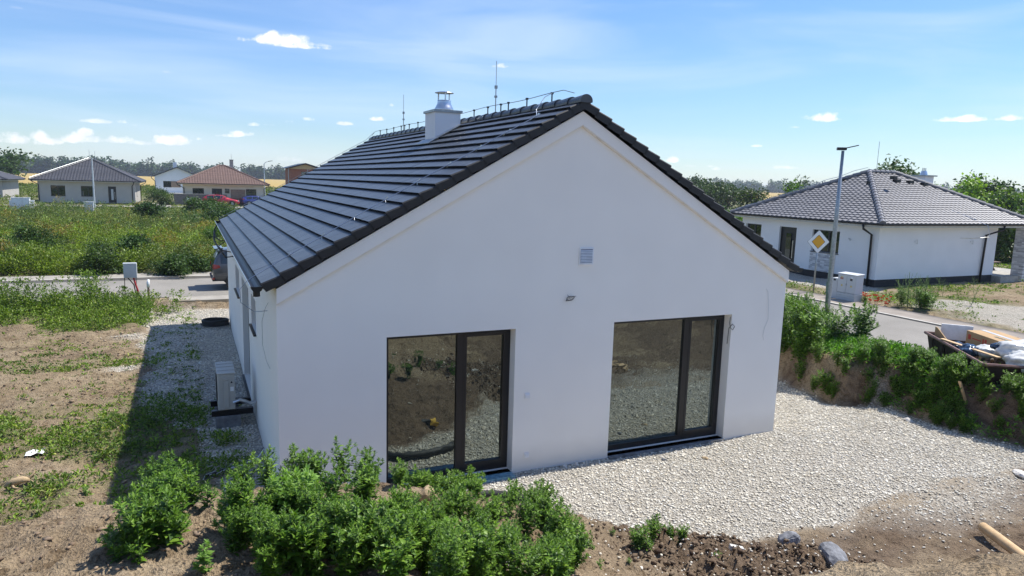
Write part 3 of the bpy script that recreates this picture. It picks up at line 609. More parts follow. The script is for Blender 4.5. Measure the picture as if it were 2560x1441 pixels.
    gt.build('gutter', M['black'], t)
    for pts in downs: d_ = MB(); d_.tube(pts, .05, 8); d_.build('downpipe', M['black'], t, True)
    return t, ra, rb

M['vent_blue'] = simple('vent_mesh_blue_grey', (.16, .19, .27), .7)
# ------------------------------------------------------------------ the white house
W, LEN, YF, YB = 9.0, 13.54, -.105, 13.66
EZ, RZ = 3.15, 5.81; TN = (RZ-EZ)/(4.5+.17); CS = 1/math.hypot(1, TN); SN = TN*CS
H = thing('white_house', 'white plastered gabled house with dark tiled roof and two large glazed doors, filling the centre', 'house', (4.5, 6.8, 0))
H.location = (0, 0, 0)
zw = lambda x: 3.098+TN*(x if x <= 4.5 else 9-x)
mb = MB()
fh = [(1.48, 3.50, .03, 2.325), (5.28, 7.77, .03, 2.34)]
us = [0, 1.48, 3.5, 4.5, 5.28, 7.77, 9]
wall(mb, (0, 0), (1, 0), W, -.2, 2.34, [(1.48, 3.5, .03, 2.34), (5.28, 7.77, .03, 2.34)], (0, -1), .20, top=zw)
lh = [(9.0, 9.0+.0, 0, 0)]
side = [(13.54-10.9, 13.54-9.36, 1.72, 2.33), (13.54-7.0, 13.54-5.1, .06, 2.33), (13.54-4.38, 13.54-3.40, 1.78, 2.36)]
side = [(4.18-1.5+0, 4.18, 1.72, 2.33)] and [(LEN-9.36, LEN-7.9, 1.70, 2.33), (LEN-7.0, LEN-5.1, .06, 2.33), (LEN-4.38, LEN-3.38, 1.76, 2.36)]
wall(mb, (0, LEN), (0, -1), LEN, -.2, 3.088, side, (-1, 0), .16)
wall(mb, (W, 0), (0, 1), LEN, -.2, 3.088, [], (1, 0))
wall(mb, (W, LEN), (-1, 0), W, -.2, 2.34, [], (0, 1), top=lambda u: zw(9-u))
mb.build('wall', M['wall'], H)
# proud band of plaster under the verge
bw = .185
for s_ in (0, 1):
    X_ = (lambda x: x) if not s_ else (lambda x: 9-x)
    for y0_, y1_ in ((-.05, -.0005), (LEN+.0005, LEN+.05)):
        bd = MB()
        bd.prism([(X_(0), y0_, zw(0)), (X_(4.5), y0_, zw(4.5)), (X_(4.5), y0_, zw(4.5)-bw*1.1), (X_(0), y0_, zw(0)-bw*1.1)], (0, y1_-y0_, 0))
        bd.build('verge_band', M['band'], H)
ln_ = MB()
for s_ in (0, 1):
    X_ = (lambda x: x) if not s_ else (lambda x: 9-x)
    ln_.prism([(X_(0), -.038, zw(0)-bw*1.1-.001), (X_(4.5), -.038, zw(4.5)-bw*1.1-.001), (X_(4.5), -.038, zw(4.5)-bw*1.1-.018), (X_(0), -.038, zw(0)-bw*1.1-.018)], (0, .037, 0))
ln_.build('band_seam', M['bandline'], H)
w1 = window(H, (0, 0), (1, 0), (0, -1), 1.48, 3.50, .03, 2.34, .20, [2.67], .075, 'glazed_door', sill=False, gm='glass', sash=1)
w2 = window(H, (0, 0), (1, 0), (0, -1), 5.28, 7.77, .03, 2.34, .20, [6.93], .075, 'glazed_door', sill=False, gm='glass', sash=1)
w1['label'] = 'narrower glazed door on the left, with a mirrored soil heap'; w2['label'] = 'wider glazed door on the right'
for a, b_ in ((1.49, 3.49), (5.29, 7.76)):
    f = MB(); f.box((a-.15*(a < 2), -.17 if a < 2 else -.07, -.08), (b_, .13, .03)); f.build('threshold_membrane', M['blue_foil'] if a < 2 else M['stone_grey'], H)
for u0, u1, v0, v1 in side: window(H, (0, LEN), (0, -1), (-1, 0), u0, u1, v0, v1, .13, [] if v0 > 1 else [(u0+u1)/2], .05, 'window' if v0 > 1 else 'side_door', gm='glass_far')
# roof tiles: every tile its own slab, 20 courses
ROWS = 20; SLEN = (4.67)/CS; rl = SLEN/ROWS; NC = 55; cw = (YB-YF-.044)/NC
CHX0, CHX1, CHY0, CHY1 = 3.72, 4.28, 4.72, 5.40
rt = MB(); rgt = random.Random(3)
for sgn in (0, 1):
    for j in range(ROWS):
        for k in range(NC):
            y0_ = YF+.022+k*cw+.0012; y1_ = y0_+cw-.0024; ji = rgt.uniform(-.0018, .0018); s0, s1 = j*rl, (j+1)*rl+.01
            if j == ROWS-1: s1 = SLEN-.01
            def P(s, y, h):
                x = -.17+s*CS-h*SN; z = EZ+s*SN+h*CS
                return (x, y, z) if not sgn else (9-x, y, z)
            a = .040+ji; c_ = .001+ji*.3
            rt.add([P(s0, y0_, a), P(s0, y1_, a+rgt.uniform(-.001, .001)), P(s1, y1_, c_), P(s1, y0_, c_), P(s0+.03, y0_, -.004), P(s0+.03, y1_, -.004), P(s1, y1_, -.02), P(s1, y0_, -.02)], [(0, 1, 2, 3), (4, 5, 1, 0), (3, 7, 4, 0), (1, 5, 6, 2)])
RO = rt.build('roof', M['tile'], H, fix=False)
ub = MB()
for sgn in (0, 1):
    q = [(-.16, YF+.03, 3.13), (4.5, YF+.03, 3.13+TN*4.66), (4.5, YF+.03, 3.10+TN*4.66), (-.16, YF+.03, 3.10)]
    if sgn: q = [(9-a, b_, c_) for a, b_, c_ in q]
    ub.prism(q, (0, YB-YF-.06, 0))
ub.build('roof_deck', M['black'], RO)
# verge tiles with their skirts
for sgn, yy, dy in ((0, YF, .022), (0, YB, -.022), (1, YF, .022), (1, YB, -.022)):
    vt = MB()
    for j in range(ROWS):
        for _k in (0,):
            s0, s1 = j*rl+.004, (j+1)*rl-.004; ex = .036
            def P(s, y, h):
                x = -.17+s*CS-h*SN; z = EZ+s*SN+h*CS
                return np.array((x, y, z) if not sgn else (9-x, y, z))
            y1_ = yy+dy
            A0, A1 = P(s0-.010, yy, .043), P(s1+.012, yy, .043-ex); B0, B1 = P(s0-.010, yy, -.088), P(s1+.012, yy, -.088-ex*.6); off = np.array((0, dy, 0)); o2 = np.array((0, dy*.95, 0))
            vt.add([A0+o2*.6, A1+o2*.6, A1+off, A0+off, A0-(0, 0, .018), A1-(0, 0, .018), B0, B1, B0+o2, B1+o2, A0-(0, 0, .02)+off, A1-(0, 0, .02)+off],
                   [(0, 1, 2, 3), (0, 4, 5, 1), (4, 6, 7, 5), (6, 8, 9, 7), (0, 3, 10, 8, 6, 4), (1, 5, 7, 9, 11, 2)])
    vt.build('verge_tiles', M['verge'], RO)
rc = MB(); caps(rc, (4.5, YF-.012, 5.812), (4.5, YB+.02, 5.812), .098, 32, 10, .0)
rc.build('ridge_caps', M['tile'], RO, smooth=False, fix=False)
ec = MB(); ec.prism([(4.5+.085*math.cos(math.pi*k/8), YF-.005, 5.812+.085*math.sin(math.pi*k/8)) for k in range(9)]+[(4.41, YF-.005, 5.73), (4.45, YF-.005, 5.69), (4.55, YF-.005, 5.69), (4.59, YF-.005, 5.73)], (0, .07, 0)); ec.build('ridge_end_cap', M['verge'], RO)
gt = MB(); gutter(gt, (9.165, YF+.02, 3.14), (9.165, YB-.02, 3.14), (1, 0, 0), .075); gt.build('gutter', M['black'], H); gt = MB(); gutter(gt, (-.165, YF+.02, 3.14), (-.165, YB-.02, 3.14), (-1, 0, 0), .075)  # YF+.02, 3.14), (9.165, YB-.02, 3.14), (1, 0, 0), .075)
gt.tube([(-.24, YF+.12, 3.12), (-.24, YF+.12, 3.0)], .045, 10); gt.build('gutter', M['black'], H)
gl = MB(); gl.tube([(-.322, y, 3.147+.002*math.sin(y*3)) for y in np.linspace(YF, YB, 30)], .0065, 6); gl.build('conductor_wire', M['steel'], H)
# chimney
ch = MB(); ch.box((CHX0, CHY0, 5.1), (CHX1, CHY1, 5.97)); CH = ch.build('chimney', M['wall_white2'], H)
c2 = MB(); c2.box((CHX0-.035, CHY0-.035, 5.972), (CHX1+.035, CHY1+.035, 6.02)); c2.build('chimney_cap', M['galv'], CH)
cx, cy = (CHX0+CHX1)/2+.03, (CHY0+CHY1)/2
c3 = MB(); c3.lathe((cx, cy, 6.02), [(0, 0), (.215, 0), (.20, .05), (.175, .10), (.15, .15), (.145, .20), (.145, .225), (.13, .225), (.13, .1)], 24); c3.build('flue', M['steel'], CH, True)
c4 = MB(); c4.lathe((cx, cy, 6.40), [(0, .035), (.1, .028), (.20, .004), (.205, -.004), (.19, 0), (0, .015)], 24); 
for k in range(3): a = k*2.094+.35; c4.obox((cx+math.cos(a)*.135-.012, cy+math.sin(a)*.135, 6.2), (.03, 0, 0), (0, .006, 0), (.0, 0, .21))
c4.build('cowl', M['steel'], CH)
fl = MB()
def RP(x, y, h): s = (x+.17)/CS; return (x-h*SN, y, EZ+s*SN+h*CS)
fl.prism([RP(CHX0-.16, CHY0-.12, .04), RP(CHX0-.16, CHY1+.12, .04), RP(CHX0, CHY1+.12, .05), RP(CHX0, CHY0-.12, .05)], (0, 0, .012)); fl.prism([RP(CHX0-.02, CHY0-.12, .044), RP(CHX1, CHY0-.12, .044), RP(CHX1, CHY0-.001, .05), RP(CHX0-.02, CHY0-.001, .05)], (0, 0, .012)); fl.build('flashing', M['galv'], CH)
# lightning protection
lw = MB(); pts = [(4.5, y, 6.03+.012*math.sin(y*2.1)-.03*(abs(y-8) > 99)) for y in np.linspace(1.0, 13.2, 40)]; pts = [(4.5, .25, 5.96), (4.5, .6, 6.04)]+pts+[(4.5, 13.6, 5.93)]
lw.tube(pts, .006, 6); lw.build('conductor_wire', M['galv'], H); lw = MB()
lw.tube([(4.5, .98, 6.035), (4.36, .98, 5.96), RP(4.22, .9, .10)]+[RP(x, .45+.10*math.sin(x*1.1)+.1*(x/4.2), .085+.004*math.sin(x*6)) for x in np.linspace(4.0, 0, 22)]+[RP(-.17, .40, .09), (-.3, .40, 3.17)], .0065, 6)
lw.build('conductor_wire', M['steel'], H); lw = MB(); lw.tube([(4.5, 13.3, 6.02)]+[RP(x, 13.35, .09) for x in np.linspace(4.3, -.17, 18)], .0065, 6)
lw.build('conductor_wire', M['galv'], H); lw = MB(); lw.tube([(-.31, .40, 3.17), (-.42, .36, 3.05), (-.42, .30, 2.88), (-.26, .22, 2.76), (-.10, .14, 2.78)], .005, 6)
lw.build('conductor_wire', M['galv'], H)
for y in [1.0, 1.95, 2.75, 3.1, 3.75, 4.5, 6.1, 6.9, 7.7, 8.5, 9.3, 9.75, 10.1, 10.9, 11.7, 12.5]:
    q = MB(); q.box((4.49, y-.006, 5.88), (4.51, y+.006, 6.04)); q.box((4.48, y-.02, 6.015), (4.52, y+.02, 6.045)); q.build('wire_holder', M['black'], H)
for x in (4.05, 3.58, 3.12, 2.65, 2.18, 1.7, 1.24, .77, .30):
    q = MB(); p = np.array(RP(x, .47+.10*math.sin(x*1.1)+.1*(x/4.2), .085)); q.box(tuple(p-.014), tuple(p+.014)); q.tube([p, p+np.array((-.02, .09, -.02)), np.array(RP(x-.05, .62+.1*(x/4.2), .03))], .005, 5); q.build('wire_clip', M['steel'], H)
for y in (3.36, 9.87):
    q = MB(); q.tube([(4.5, y, 5.9), (4.5, y, 6.40)], .011, 8); q.tube([(4.5, y, 6.40), (4.5, y, 6.87)], .006, 6); q.box((4.475, y-.02, 6.35), (4.525, y+.02, 6.41)); q.box((4.475, y-.02, 6.18), (4.525, y+.02, 6.22)); q.build('lightning_rod', M['galv'], H)
# fittings on the front
v = MB(); v.box((4.56, -.016, 3.30), (4.82, -.0005, 3.58)); v.box((4.575, -.022, 3.315), (4.805, -.016, 3.325)); v.box((4.575, -.022, 3.555), (4.805, -.016, 3.565))
for k in range(9): v.obox((4.58, -.018, 3.333+k*.0245), (.22, 0, 0), (0, -.012, -.010), (0, 0, .005))
vo = v.build('wall_vent', M['white_plastic'], H)
v = MB(); v.box((4.582, -.0178, 3.327), (4.798, -.0165, 3.553)); v.build('louvre_back', M['vent_blue'], vo)
for x, z in ((3.73, 1.25), (3.75, .27)):
    q = MB(); q.box((x-.042, -.016, z-.042), (x+.042, -.0005, z+.042)); q.box((x-.028, -.026, z-.028), (x+.028, -.016, z+.022)); q.build('wall_socket', M['white_plastic'], H, bevel=.003)
q = MB()
for k in range(3): q.tube([(4.42+.065*math.cos(t_)*(1+.2*k), -.03-.01*k, 2.78+.035*math.sin(t_+k*.6)) for t_ in np.linspace(0, 5.6, 16)], .0035, 5)
q.tube([(4.42, 0, 2.79), (4.40, -.04, 2.80), (4.36, -.03, 2.84)], .0035, 5); q.build('coiled_cable', M['rubber'], H)
q = MB(); q.tube([(7.73, -.005, 2.30), (7.70, -.03, 2.2), (7.73, -.02, 2.1), (7.78, -.03, 2.06), (7.82, -.03, 2.12), (7.77, -.03, 2.17), (7.70, -.02, 2.10), (7.72, .02, 1.8)], .006, 6); q.build('dangling_cable', M['rubber'], H)
q = MB(); q.tube([(8.52, -.006, 2.78), (8.56, -.012, 2.72), (8.60, -.015, 2.45), (8.62, -.012, 2.2), (8.55, -.01, 2.05), (8.53, -.008, 1.9), (8.56, -.006, 1.82)], .003, 5); q.build('thin_wire', M['grey_plastic'], H)
q = MB(); q.tube([(-.01, .95, 2.75), (-.05, 1.0, 2.66), (-.09, 1.1, 2.45), (-.09, 1.1, 2.1), (-.06, .9, 1.9), (-.03, .7, 1.83)], .0035, 5); q.build('thin_wire', M['galv'], H)
q = MB(); q.tube([(-.02, 9.9, 2.45), (-.2, 9.7, 2.45), (-.34, 10.4, 2.62), (-.42, 11.5, 2.75), (-.38, 12.3, 2.95), (-.30, 12.4, 3.1)], .02, 7)
q.tube([(-.28, 12.0, 3.05), (-.40, 11.4, 2.95), (-.38, 11.0, 2.85), (-.28, 10.6, 2.8), (-.1, 10.5, 2.8)], .013, 6); q.tube([(-.02, 9.4, 2.6), (-.3, 9.2, 2.68), (-.36, 9.9, 2.72), (-.2, 10.2, 2.8)], .012, 6); q.build('cable_loop', M['rubber'], H, True)

# ------------------------------------------------------------------ neighbouring houses
RH, ra, rb = hip_house('neighbour_house', 'white bungalow with grey hipped tile roof, black plinth and covered terrace across the side road', 26, 34.2, 11.3, 19.6, .30, 3.25, 5.55, .45, 'x', 'wall_white2', 'tile_grey', 24, .30,
    [('w', 19.6-16.95, 19.6-15.85, .80, 2.75, 'door'), ('w', 19.6-14.88, 19.6-13.32, 1.72, 2.75, 'window', [19.6-14.0]), ('w', 19.6-19.3, 19.6-18.2, 1.8, 2.75, 'window')], plinth=.5,
    downs=[[(25.5, 11.75, 3.2), (25.5, 11.72, 3.0), (25.9, 11.6, 2.75), (25.93, 11.6, .3)], [(33.9, 10.85, 3.2), (33.9, 10.85, 3.0), (33.2, 11.2, 2.72), (33.15, 11.23, .4)]], roof_x1=36.6)
q = MB(); q.box((25.975, 13.45, .81), (25.9995, 14.9, 1.69)); q.build('brick_panel', M['brick'], RH)
q = MB(); q.box((35.7, 10.8, .3), (36.25, 11.35, 3.08)); q.build('terrace_pillar', M['brick'], RH)
q = MB(); q.box((34.22, 10.9, .2), (38.5, 19.0, .75)); q.build('terrace_slab', M['concrete'], RH)
q = MB(); q.box((34.9, 15.8, 3.0), (35.6, 16.5, 5.50)); chn = q.build('chimney', M['wall_white2'], RH)
q = MB(); q.box((34.78, 15.68, 5.502), (35.72, 16.62, 5.57)); q.build('chimney_cap', M['galv'], chn)
q = MB(); q.tube([(35.25, 16.15, 5.57), (35.25, 16.15, 5.80)], [.2, .13], 10); 
for dx in (-.12, 0, .12): q.tube([(35.25+dx, 16.15, 5.78), (35.25+dx, 16.15, 5.95)], .03, 6)
q.build('flue', M['steel'], chn)
for dy, s_, z_ in ((13.6, .55, 0), (14.4, 1.0, 0), (16.2, .8, 0)):
    q = MB(); sx = 25.55+ (5.55-3.25-s_*.62)/(2.3/4.7)
    q.box((sx-.12, dy-.12, 5.55-s_*.62+.0), (sx+.10, dy+.12, 5.55-s_*.62+.16)); q.build('roof_vent', M['black'], RH)
for dx, s_ in ((31.0, .75), (31.9, .8), (32.7, .95)):
    q = MB(); sy = 10.85+(2.3-s_*.62)/(2.3/4.6); q.box((dx-.16, sy-.12, 5.55-s_*.62), (dx+.16, sy+.1, 5.55-s_*.62+.16)); q.build('roof_vent', M['black'], RH)
q = MB(); q.tube([(30.6, 15.4, 5.6), (30.6, 15.4, 7.1)], .012, 6); q.build('lightning_rod', M['galv'], RH)
q = MB(); a0, a1 = np.array((25.6, 19.9, 3.4)), np.array((30.1, 15.5, 5.8)); q.tube([a0+(a1-a0)*k/10+np.array((0, 0, .06*(k % 2))) for k in range(11)], .012, 5); q.build('conductor_wire', M['steel'], RH); q = MB()
q.tube([(31.6, 12.3, 3.95), (31.9, 11.4, 3.6), (32.4, 10.7, 3.2), (32.3, 10.5, 2.7), (31.7, 10.9, 2.6), (31.3, 11.2, 2.6)], .014, 6); q.build('conductor_wire', M['steel'], RH)
for x, z in ((28.3, 2.45), (32.2, 2.4)): q = MB(); q.tube([(x, 11.29, z), (x+.05, 11.2, z+.1), (x+.1, 11.22, z-.1), (x-.03, 11.2, z-.05)], .012, 5); q.build('cable_end', M['grey_plastic'], RH)
q = MB(); q.tube([(25.99, 12.7, 2.45), (25.9, 12.75, 2.5), (25.9, 12.65, 2.4)], .02, 5); q.build('cable_end', M['grey_plastic'], RH)

H1, a, b_ = hip_house('grey_bungalow', 'grey rendered bungalow with dark hipped roof and glazed black front door, at the far left', -18.1, -7.45, 94.6, 105.4, .25, 3.18, 5.95, .7, 'x', 'wall_grey', 'tile_grey2', 26, .33,
    [('s', 1.35, 2.9, 1.2, 2.5, 'window'), ('s', 4.6, 6.15, 1.2, 2.5, 'window'), ('s', 7.6, 8.5, .40, 2.5, 'door', 1), ('e', 3.0, 3.8, 1.2, 2.5, 'window')], plinth=.12,
    downs=[[(-18.6, 93.85, 3.1), (-18.6, 93.9, 3.0), (-18.0, 94.5, 2.6), (-18.0, 94.53, .4)], [(-7.5, 93.85, 3.1), (-7.5, 93.9, 2.95), (-7.75, 94.5, 2.6), (-7.75, 94.53, .3)], [(-6.7, 105.9, 3.1), (-6.75, 105.8, 2.9), (-7.35, 105.3, 2.6), (-7.38, 105.3, .3)]])
q = MB(); q.tube([(-12.95, 100, 5.95), (-12.95, 100, 7.2)], .02, 5); q.tube([(-12.3, 100, 5.9), (-12.3, 100, 7.0)], .02, 5); q.build('lightning_rod', M['galv'], H1)
q = MB(); q.tube([(-18.8, 93.9, 3.42), (-13.0, 100, 6.15)], .025, 5); q.build('conductor_wire', M['galv'], H1)
H2, a, b_ = hip_house('cream_bungalow', 'cream bungalow with reddish-brown hipped roof and stone-clad entrance porch', -1.8, 8.55, 95.6, 105.2, .25, 3.15, 5.65, .7, 'x', 'wall_cream', 'tile_brown', 24, .33,
    [('s', 1.2, 2.6, 1.2, 2.5, 'window'), ('s', 3.6, 4.9, .4, 2.5, 'door'), ('s', 5.25, 5.85, 1.9, 2.5, 'window', []), ('s', 8.0, 9.35, .6, 2.5, 'window')], downs=[[(-2.4, 94.85, 3.05), (-2.4, 94.9, 2.9), (-1.65, 95.5, 2.5), (-1.65, 95.53, .3)], [(9.1, 94.9, 3.05), (9.1, 94.9, 2.9), (8.6, 95.5, 2.6), (8.62, 95.53, .3)]])
q = MB(); q.box((4.2, 95.54, 1.25), (6.1, 95.597, 2.42)); q.build('stone_panel', M['brick_tan'], H2)
q = MB(); q.box((4.55, 103.0, 4.2), (5.05, 103.5, 6.55)); ch2 = q.build('chimney', M['concrete'], H2); q = MB(); q.tube([(4.8, 103.2, 6.4), (4.8, 103.2, 7.5)], .02, 5); q.box((4.5, 102.9, 6.552), (5.1, 103.6, 6.63)); q.build('chimney_cap', M['galv'], ch2)
def gable_house(name, label, x0, x1, y0, y1, zg, ze, zr, oh, wm, rm, holes, parts=None):
    t = thing(name, label, 'house'); mb = MB(); xm = (x0+x1)/2; sl_ = (zr-ze)/(xm-x0+oh); zw_ = lambda u: ze-.08+sl_*(oh+(u if u < xm-x0 else x1-x0-u))
    zc = zw_(0)
    wall(mb, (x0, y0), (1, 0), x1-x0, zg-.3, zc, holes, (0, -1), .15, top=zw_); wall(mb, (x1, y1), (-1, 0), x1-x0, zg-.3, zc, [], (0, 1), top=zw_)
    wall(mb, (x0, y1), (0, -1), y1-y0, zg-.3, zc, [], (-1, 0)); wall(mb, (x1, y0), (0, 1), y1-y0, zg-.3, zc, [], (1, 0)); mb.build('wall', M[wm], t)
    for h in holes: window(t, (x0, y0), (1, 0), (0, -1), *h, .1, [(h[0]+h[1])/2], .06, 'window')
    r = MB()
    for s_ in (0, 1):
        q_ = [(x0-oh, y0-oh, ze), (xm, y0-oh, zr), (xm, y0-oh, zr+.14), (x0-oh, y0-oh, ze+.14)]
        if s_: q_ = [(x0+x1-a_, b2, c2_) for a_, b2, c2_ in q_]
        r.prism(q_, (0, y1-y0+2*oh, 0))
    r.build('roof', M[rm], t); return t
H3 = gable_house('white_gable_house', 'small white house with a pale gable, seen between the grey and the cream bungalows', -7.2, .9, 148, 160, .3, 3.55, 5.5, .45, 'wall_white2', 'tile_grey2', [(1.5, 3.0, 1.55, 2.75)])
q = MB(); q.box((-7.4, 145, .1), (-2.0, 147.9, .45)); q.build('terrace', M['kerb'], H3); q = MB(); q.box((-4.3, 147.93, 1.55), (-2.6, 147.997, 2.75)); q.build('stone_panel', M['brick_tan'], H3)
q = MB(); q.tube([(-7.75, 147.5, 3.6), (-7.75, 147.5, 3.3), (-7.15, 147.9, 2.7), (-7.15, 147.93, .3)], .07, 6); q.build('downpipe', M['black'], H3)
q = MB(); q.box((-3.9, 154, 5), (-3.2, 154.7, 6.6)); q.build('chimney', M['wall_white2'], H3)
H5 = gable_house('unfinished_brick_house', 'two-storey red block house under construction with open wooden gable', 18.9, 25.0, 148.6, 158, .3, 6.0, 7.15, 1.0, 'brick_red', 'black', [(2.2, 3.9, 4.5, 5.45)])
q = MB(); q.prism([(18.4, 148.3, 5.98), (25.5, 148.3, 5.98), (21.95, 148.3, 7.0)], (0, .28, 0)); q.build('wooden_gable', M['wood'], H5)
for x in (18.35, 22.3): q = MB(); q.tube([(x, 147.9, .3), (x, 147.9, 6.0)], .07, 6); q.build('prop_post', M['galv'], H5)
H4, a, b_ = hip_house('dark_roof_house', 'low house with dark hipped roof cut off by the left edge of the picture', -33, -23.6, 104, 114, .25, 2.95, 4.9, .7, 'x', 'wall_grey', 'tile_grey2', 18, .4, [('s', 6.5, 7.6, .4, 2.3, 'window')])
# ------------------------------------------------------------------ vegetation
def heapbare(x, y): return np.exp(-(((x-13.1)/.5)**2+((y+1.6)/1.0)**2))
def tintrow(n, base, var, rg): return np.clip(np.array(base)[None]*(1+rg.normal(0, var, (n, 1))), 0, 3)
# far wood on the horizon: one mass
rg = np.random.default_rng(50); cs, ds, ls, tn = [], [], [], []
for i in range(640):
    px = rg.uniform(-150, 2100) if i % 9 else rg.uniform(2300, 2760); d = (690+rg.uniform(-12, 45))*(1+.35*ss(1500, 1900, px)); p = far(px, 500, d); hh = rg.uniform(7.5, 13)*(1+.22*ss(1500, 1800, px))*(1.15 if px < 300 else 1)
    rr = rg.uniform(4, 7); k = 150; v = rg.normal(0, 1, (k, 3)); v /= np.linalg.norm(v, axis=1, keepdims=True); v *= rg.uniform(.55, 1.02, (k, 1))
    lob = rg.normal(0, .28, (5, 3)); v = v*.72+lob[rg.integers(0, 5, k)]
    c = np.stack([p[0]+v[:, 0]*rr, p[1]+v[:, 1]*rr, .27+hh*.55+v[:, 2]*hh*.5], -1); c[:, 2] = np.maximum(c[:, 2], .6)
    cs.append(c); ds.append(rg.normal(0, 1, (k, 3))*(1, 1, .5)); ls.append(np.full(k, 1.0)*rg.uniform(1.5, 2.7, k)); tn.append(np.tile(np.array([.85, 1.0, 1.0])*rg.uniform(.7, 1.25), (k, 1)))
    if i % 2 == 0:
        k2 = 60; c = np.stack([p[0]+rg.uniform(-7, 7, k2), p[1]+rg.uniform(-3, 3, k2), .5+rg.uniform(0, 4, k2)], -1); cs.append(c); ds.append(rg.normal(0, 1, (k2, 3))); ls.append(np.full(k2, 2.2)); tn.append(np.tile([.6, .75, .75], (k2, 1)))
cs, ds, ls, tn = map(np.concatenate, (cs, ds, ls, tn))
tag(leaves('far_wood', cs, ds, ls*1.2, ls*.9, M['treeleaf'], tn), 'dark line of woodland along the whole horizon beyond the grain fields', 'woodland', kind='stuff')

def tree(name, label, p, h, r, trunk=.3, k=2600, leaf=.35, tint=(1, 1, 1), lobes=9, seed=0, group=None, open_=0, cat='tree', lo=.25):
    rg = np.random.default_rng(seed); p = np.array(p, float); t = thing(name, label, cat, tuple(p), group=group)
    th = h*(lo+.12); L_ = []
    for i in range(lobes):
        a = rg.uniform(0, 2*np.pi); q = rg.uniform(0, .62)*r; z = h*rg.uniform(lo+.1, .86); taper = 1-.55*max(0, (z/h-.55)/.45)
        L_.append((np.array([math.cos(a)*q*taper, math.sin(a)*q*taper, z]), r*rg.uniform(.34, .55)*taper, h*rg.uniform(.10, .19)))
    cs = []; 
    for c, a, b_ in L_:
        n = k//lobes; nc = max(6, n//14); v = rg.normal(0, 1, (nc, 3)); v /= np.linalg.norm(v, axis=1, keepdims=True); v[:, 2] = np.abs(v[:, 2])*np.where(rg.uniform(0, 1, nc) < .75, 1, -1)
        v *= rg.uniform(.6, 1.08, (nc, 1)); cc = c+v*np.array([a, a, b_*1.3]); m_ = n//nc; cs.append((cc[:, None]+rg.normal(0, leaf*1.1, (nc, m_, 3))).reshape(-1, 3))
    cs = np.concatenate(cs); n = len(cs); d = rg.normal(0, 1, (n, 3))*(1, 1, .6); l = leaf*rg.uniform(.6, 1.35, n)
    tn = np.array(tint)[None]*(1+.18*np.sin(cs[:, :1]*2.1+cs[:, 1:2]*1.7+cs[:, 2:]*2.3))
    leaves('crown', cs, d, l, l*.62, M['treeleaf'], tn, parent=t)
    tb = MB(); tb.tube([(0, 0, -.3), (0.05, 0, th*.5), (0, .05, th), (.1, 0, h*.62)], [trunk, trunk*.8, trunk*.62, trunk*.25], 8)
    for c, a, b_ in L_: tb.tube([(0, 0, th*rg.uniform(.6, 1)), c*(.5, .5, .75), c+(0, 0, b_*.3)], [trunk*.42, trunk*.25, trunk*.08], 5)
    tb.build('trunk', M['bark'], t, True); return t
def fp(px, d, z=.27): p = far(px, 500, d); return (p[0], p[1], z)
tree('broadleaf_tree', 'large dark green tree on the left edge behind the dark-roofed house', fp(2, 178), 7.6, 7.5, .5, 3600, .75, (.85, .95, .8), 12, 1, lo=.04)
tree('broadleaf_tree', 'mid-green tree in the middle of the far clump left of the neighbour roof', fp(1776, 130), 5.4, 5.5, .3, 2600, .5, (.95, 1.0, .8), 9, 2, lo=.05)
tree('broadleaf_tree', 'right-hand green tree of the far clump left of the neighbour roof', fp(1818, 135), 4.9, 5.0, .3, 2400, .5, (.85, .95, .8), 9, 3, lo=.05)
tree('broadleaf_tree', 'lower tree at the left end of the far clump, next to the white house verge', fp(1745, 140), 5.6, 4.2, .3, 1800, .5, (.75, .9, .8), 7, 33, lo=.05)
tree('broadleaf_tree', 'round olive bush-like tree standing alone before the grain field', fp(1886, 88), 3.9, 3.1, .2, 2200, .32, (.95, .95, .7), 9, 4, lo=.05)
tree('broadleaf_tree', 'small yellow-green tree above the left slope of the neighbour roof', fp(1978, 62), 4.9, 1.8, .15, 2200, .26, (2.1, 2.3, 1.3), 7, 5, lo=.2)
tree('broadleaf_tree', 'dark rounded tree top touching the left slope of the neighbour roof', fp(2004, 150), 6.6, 4.4, .3, 1500, .5, (.7, .85, .75), 7, 6, lo=.1)
tree('walnut_tree', 'sparse dark green tree showing above the ridge of the neighbour house', fp(2244, 62), 6.5, 3.7, .25, 4200, .30, (.95, 1.1, .8), 13, 7, lo=.3)
tree('broadleaf_tree', 'big bright yellow-green tree right of the neighbour chimney', fp(2402, 66), 5.4, 3.2, .3, 7500, .28, (4.2, 3.9, 1.7), 14, 8, lo=.1)
tree('broadleaf_tree', 'yellow-green low tree between chimney and big bright tree', fp(2345, 68), 4.6, 2.3, .2, 3000, .28, (3.6, 3.5, 1.6), 8, 81, lo=.1)
tree('broadleaf_tree', 'dark green tree behind and right of the bright yellow-green tree', fp(2462, 84), 5.5, 3.8, .3, 4500, .34, (.75, .95, .75), 10, 9, lo=.1)
tree('broadleaf_tree', 'olive green tree at the right edge above the neighbour roof hip', fp(2548, 72), 4.3, 4.2, .3, 6500, .32, (2.1, 2.1, 1.1), 12, 10, lo=.05)
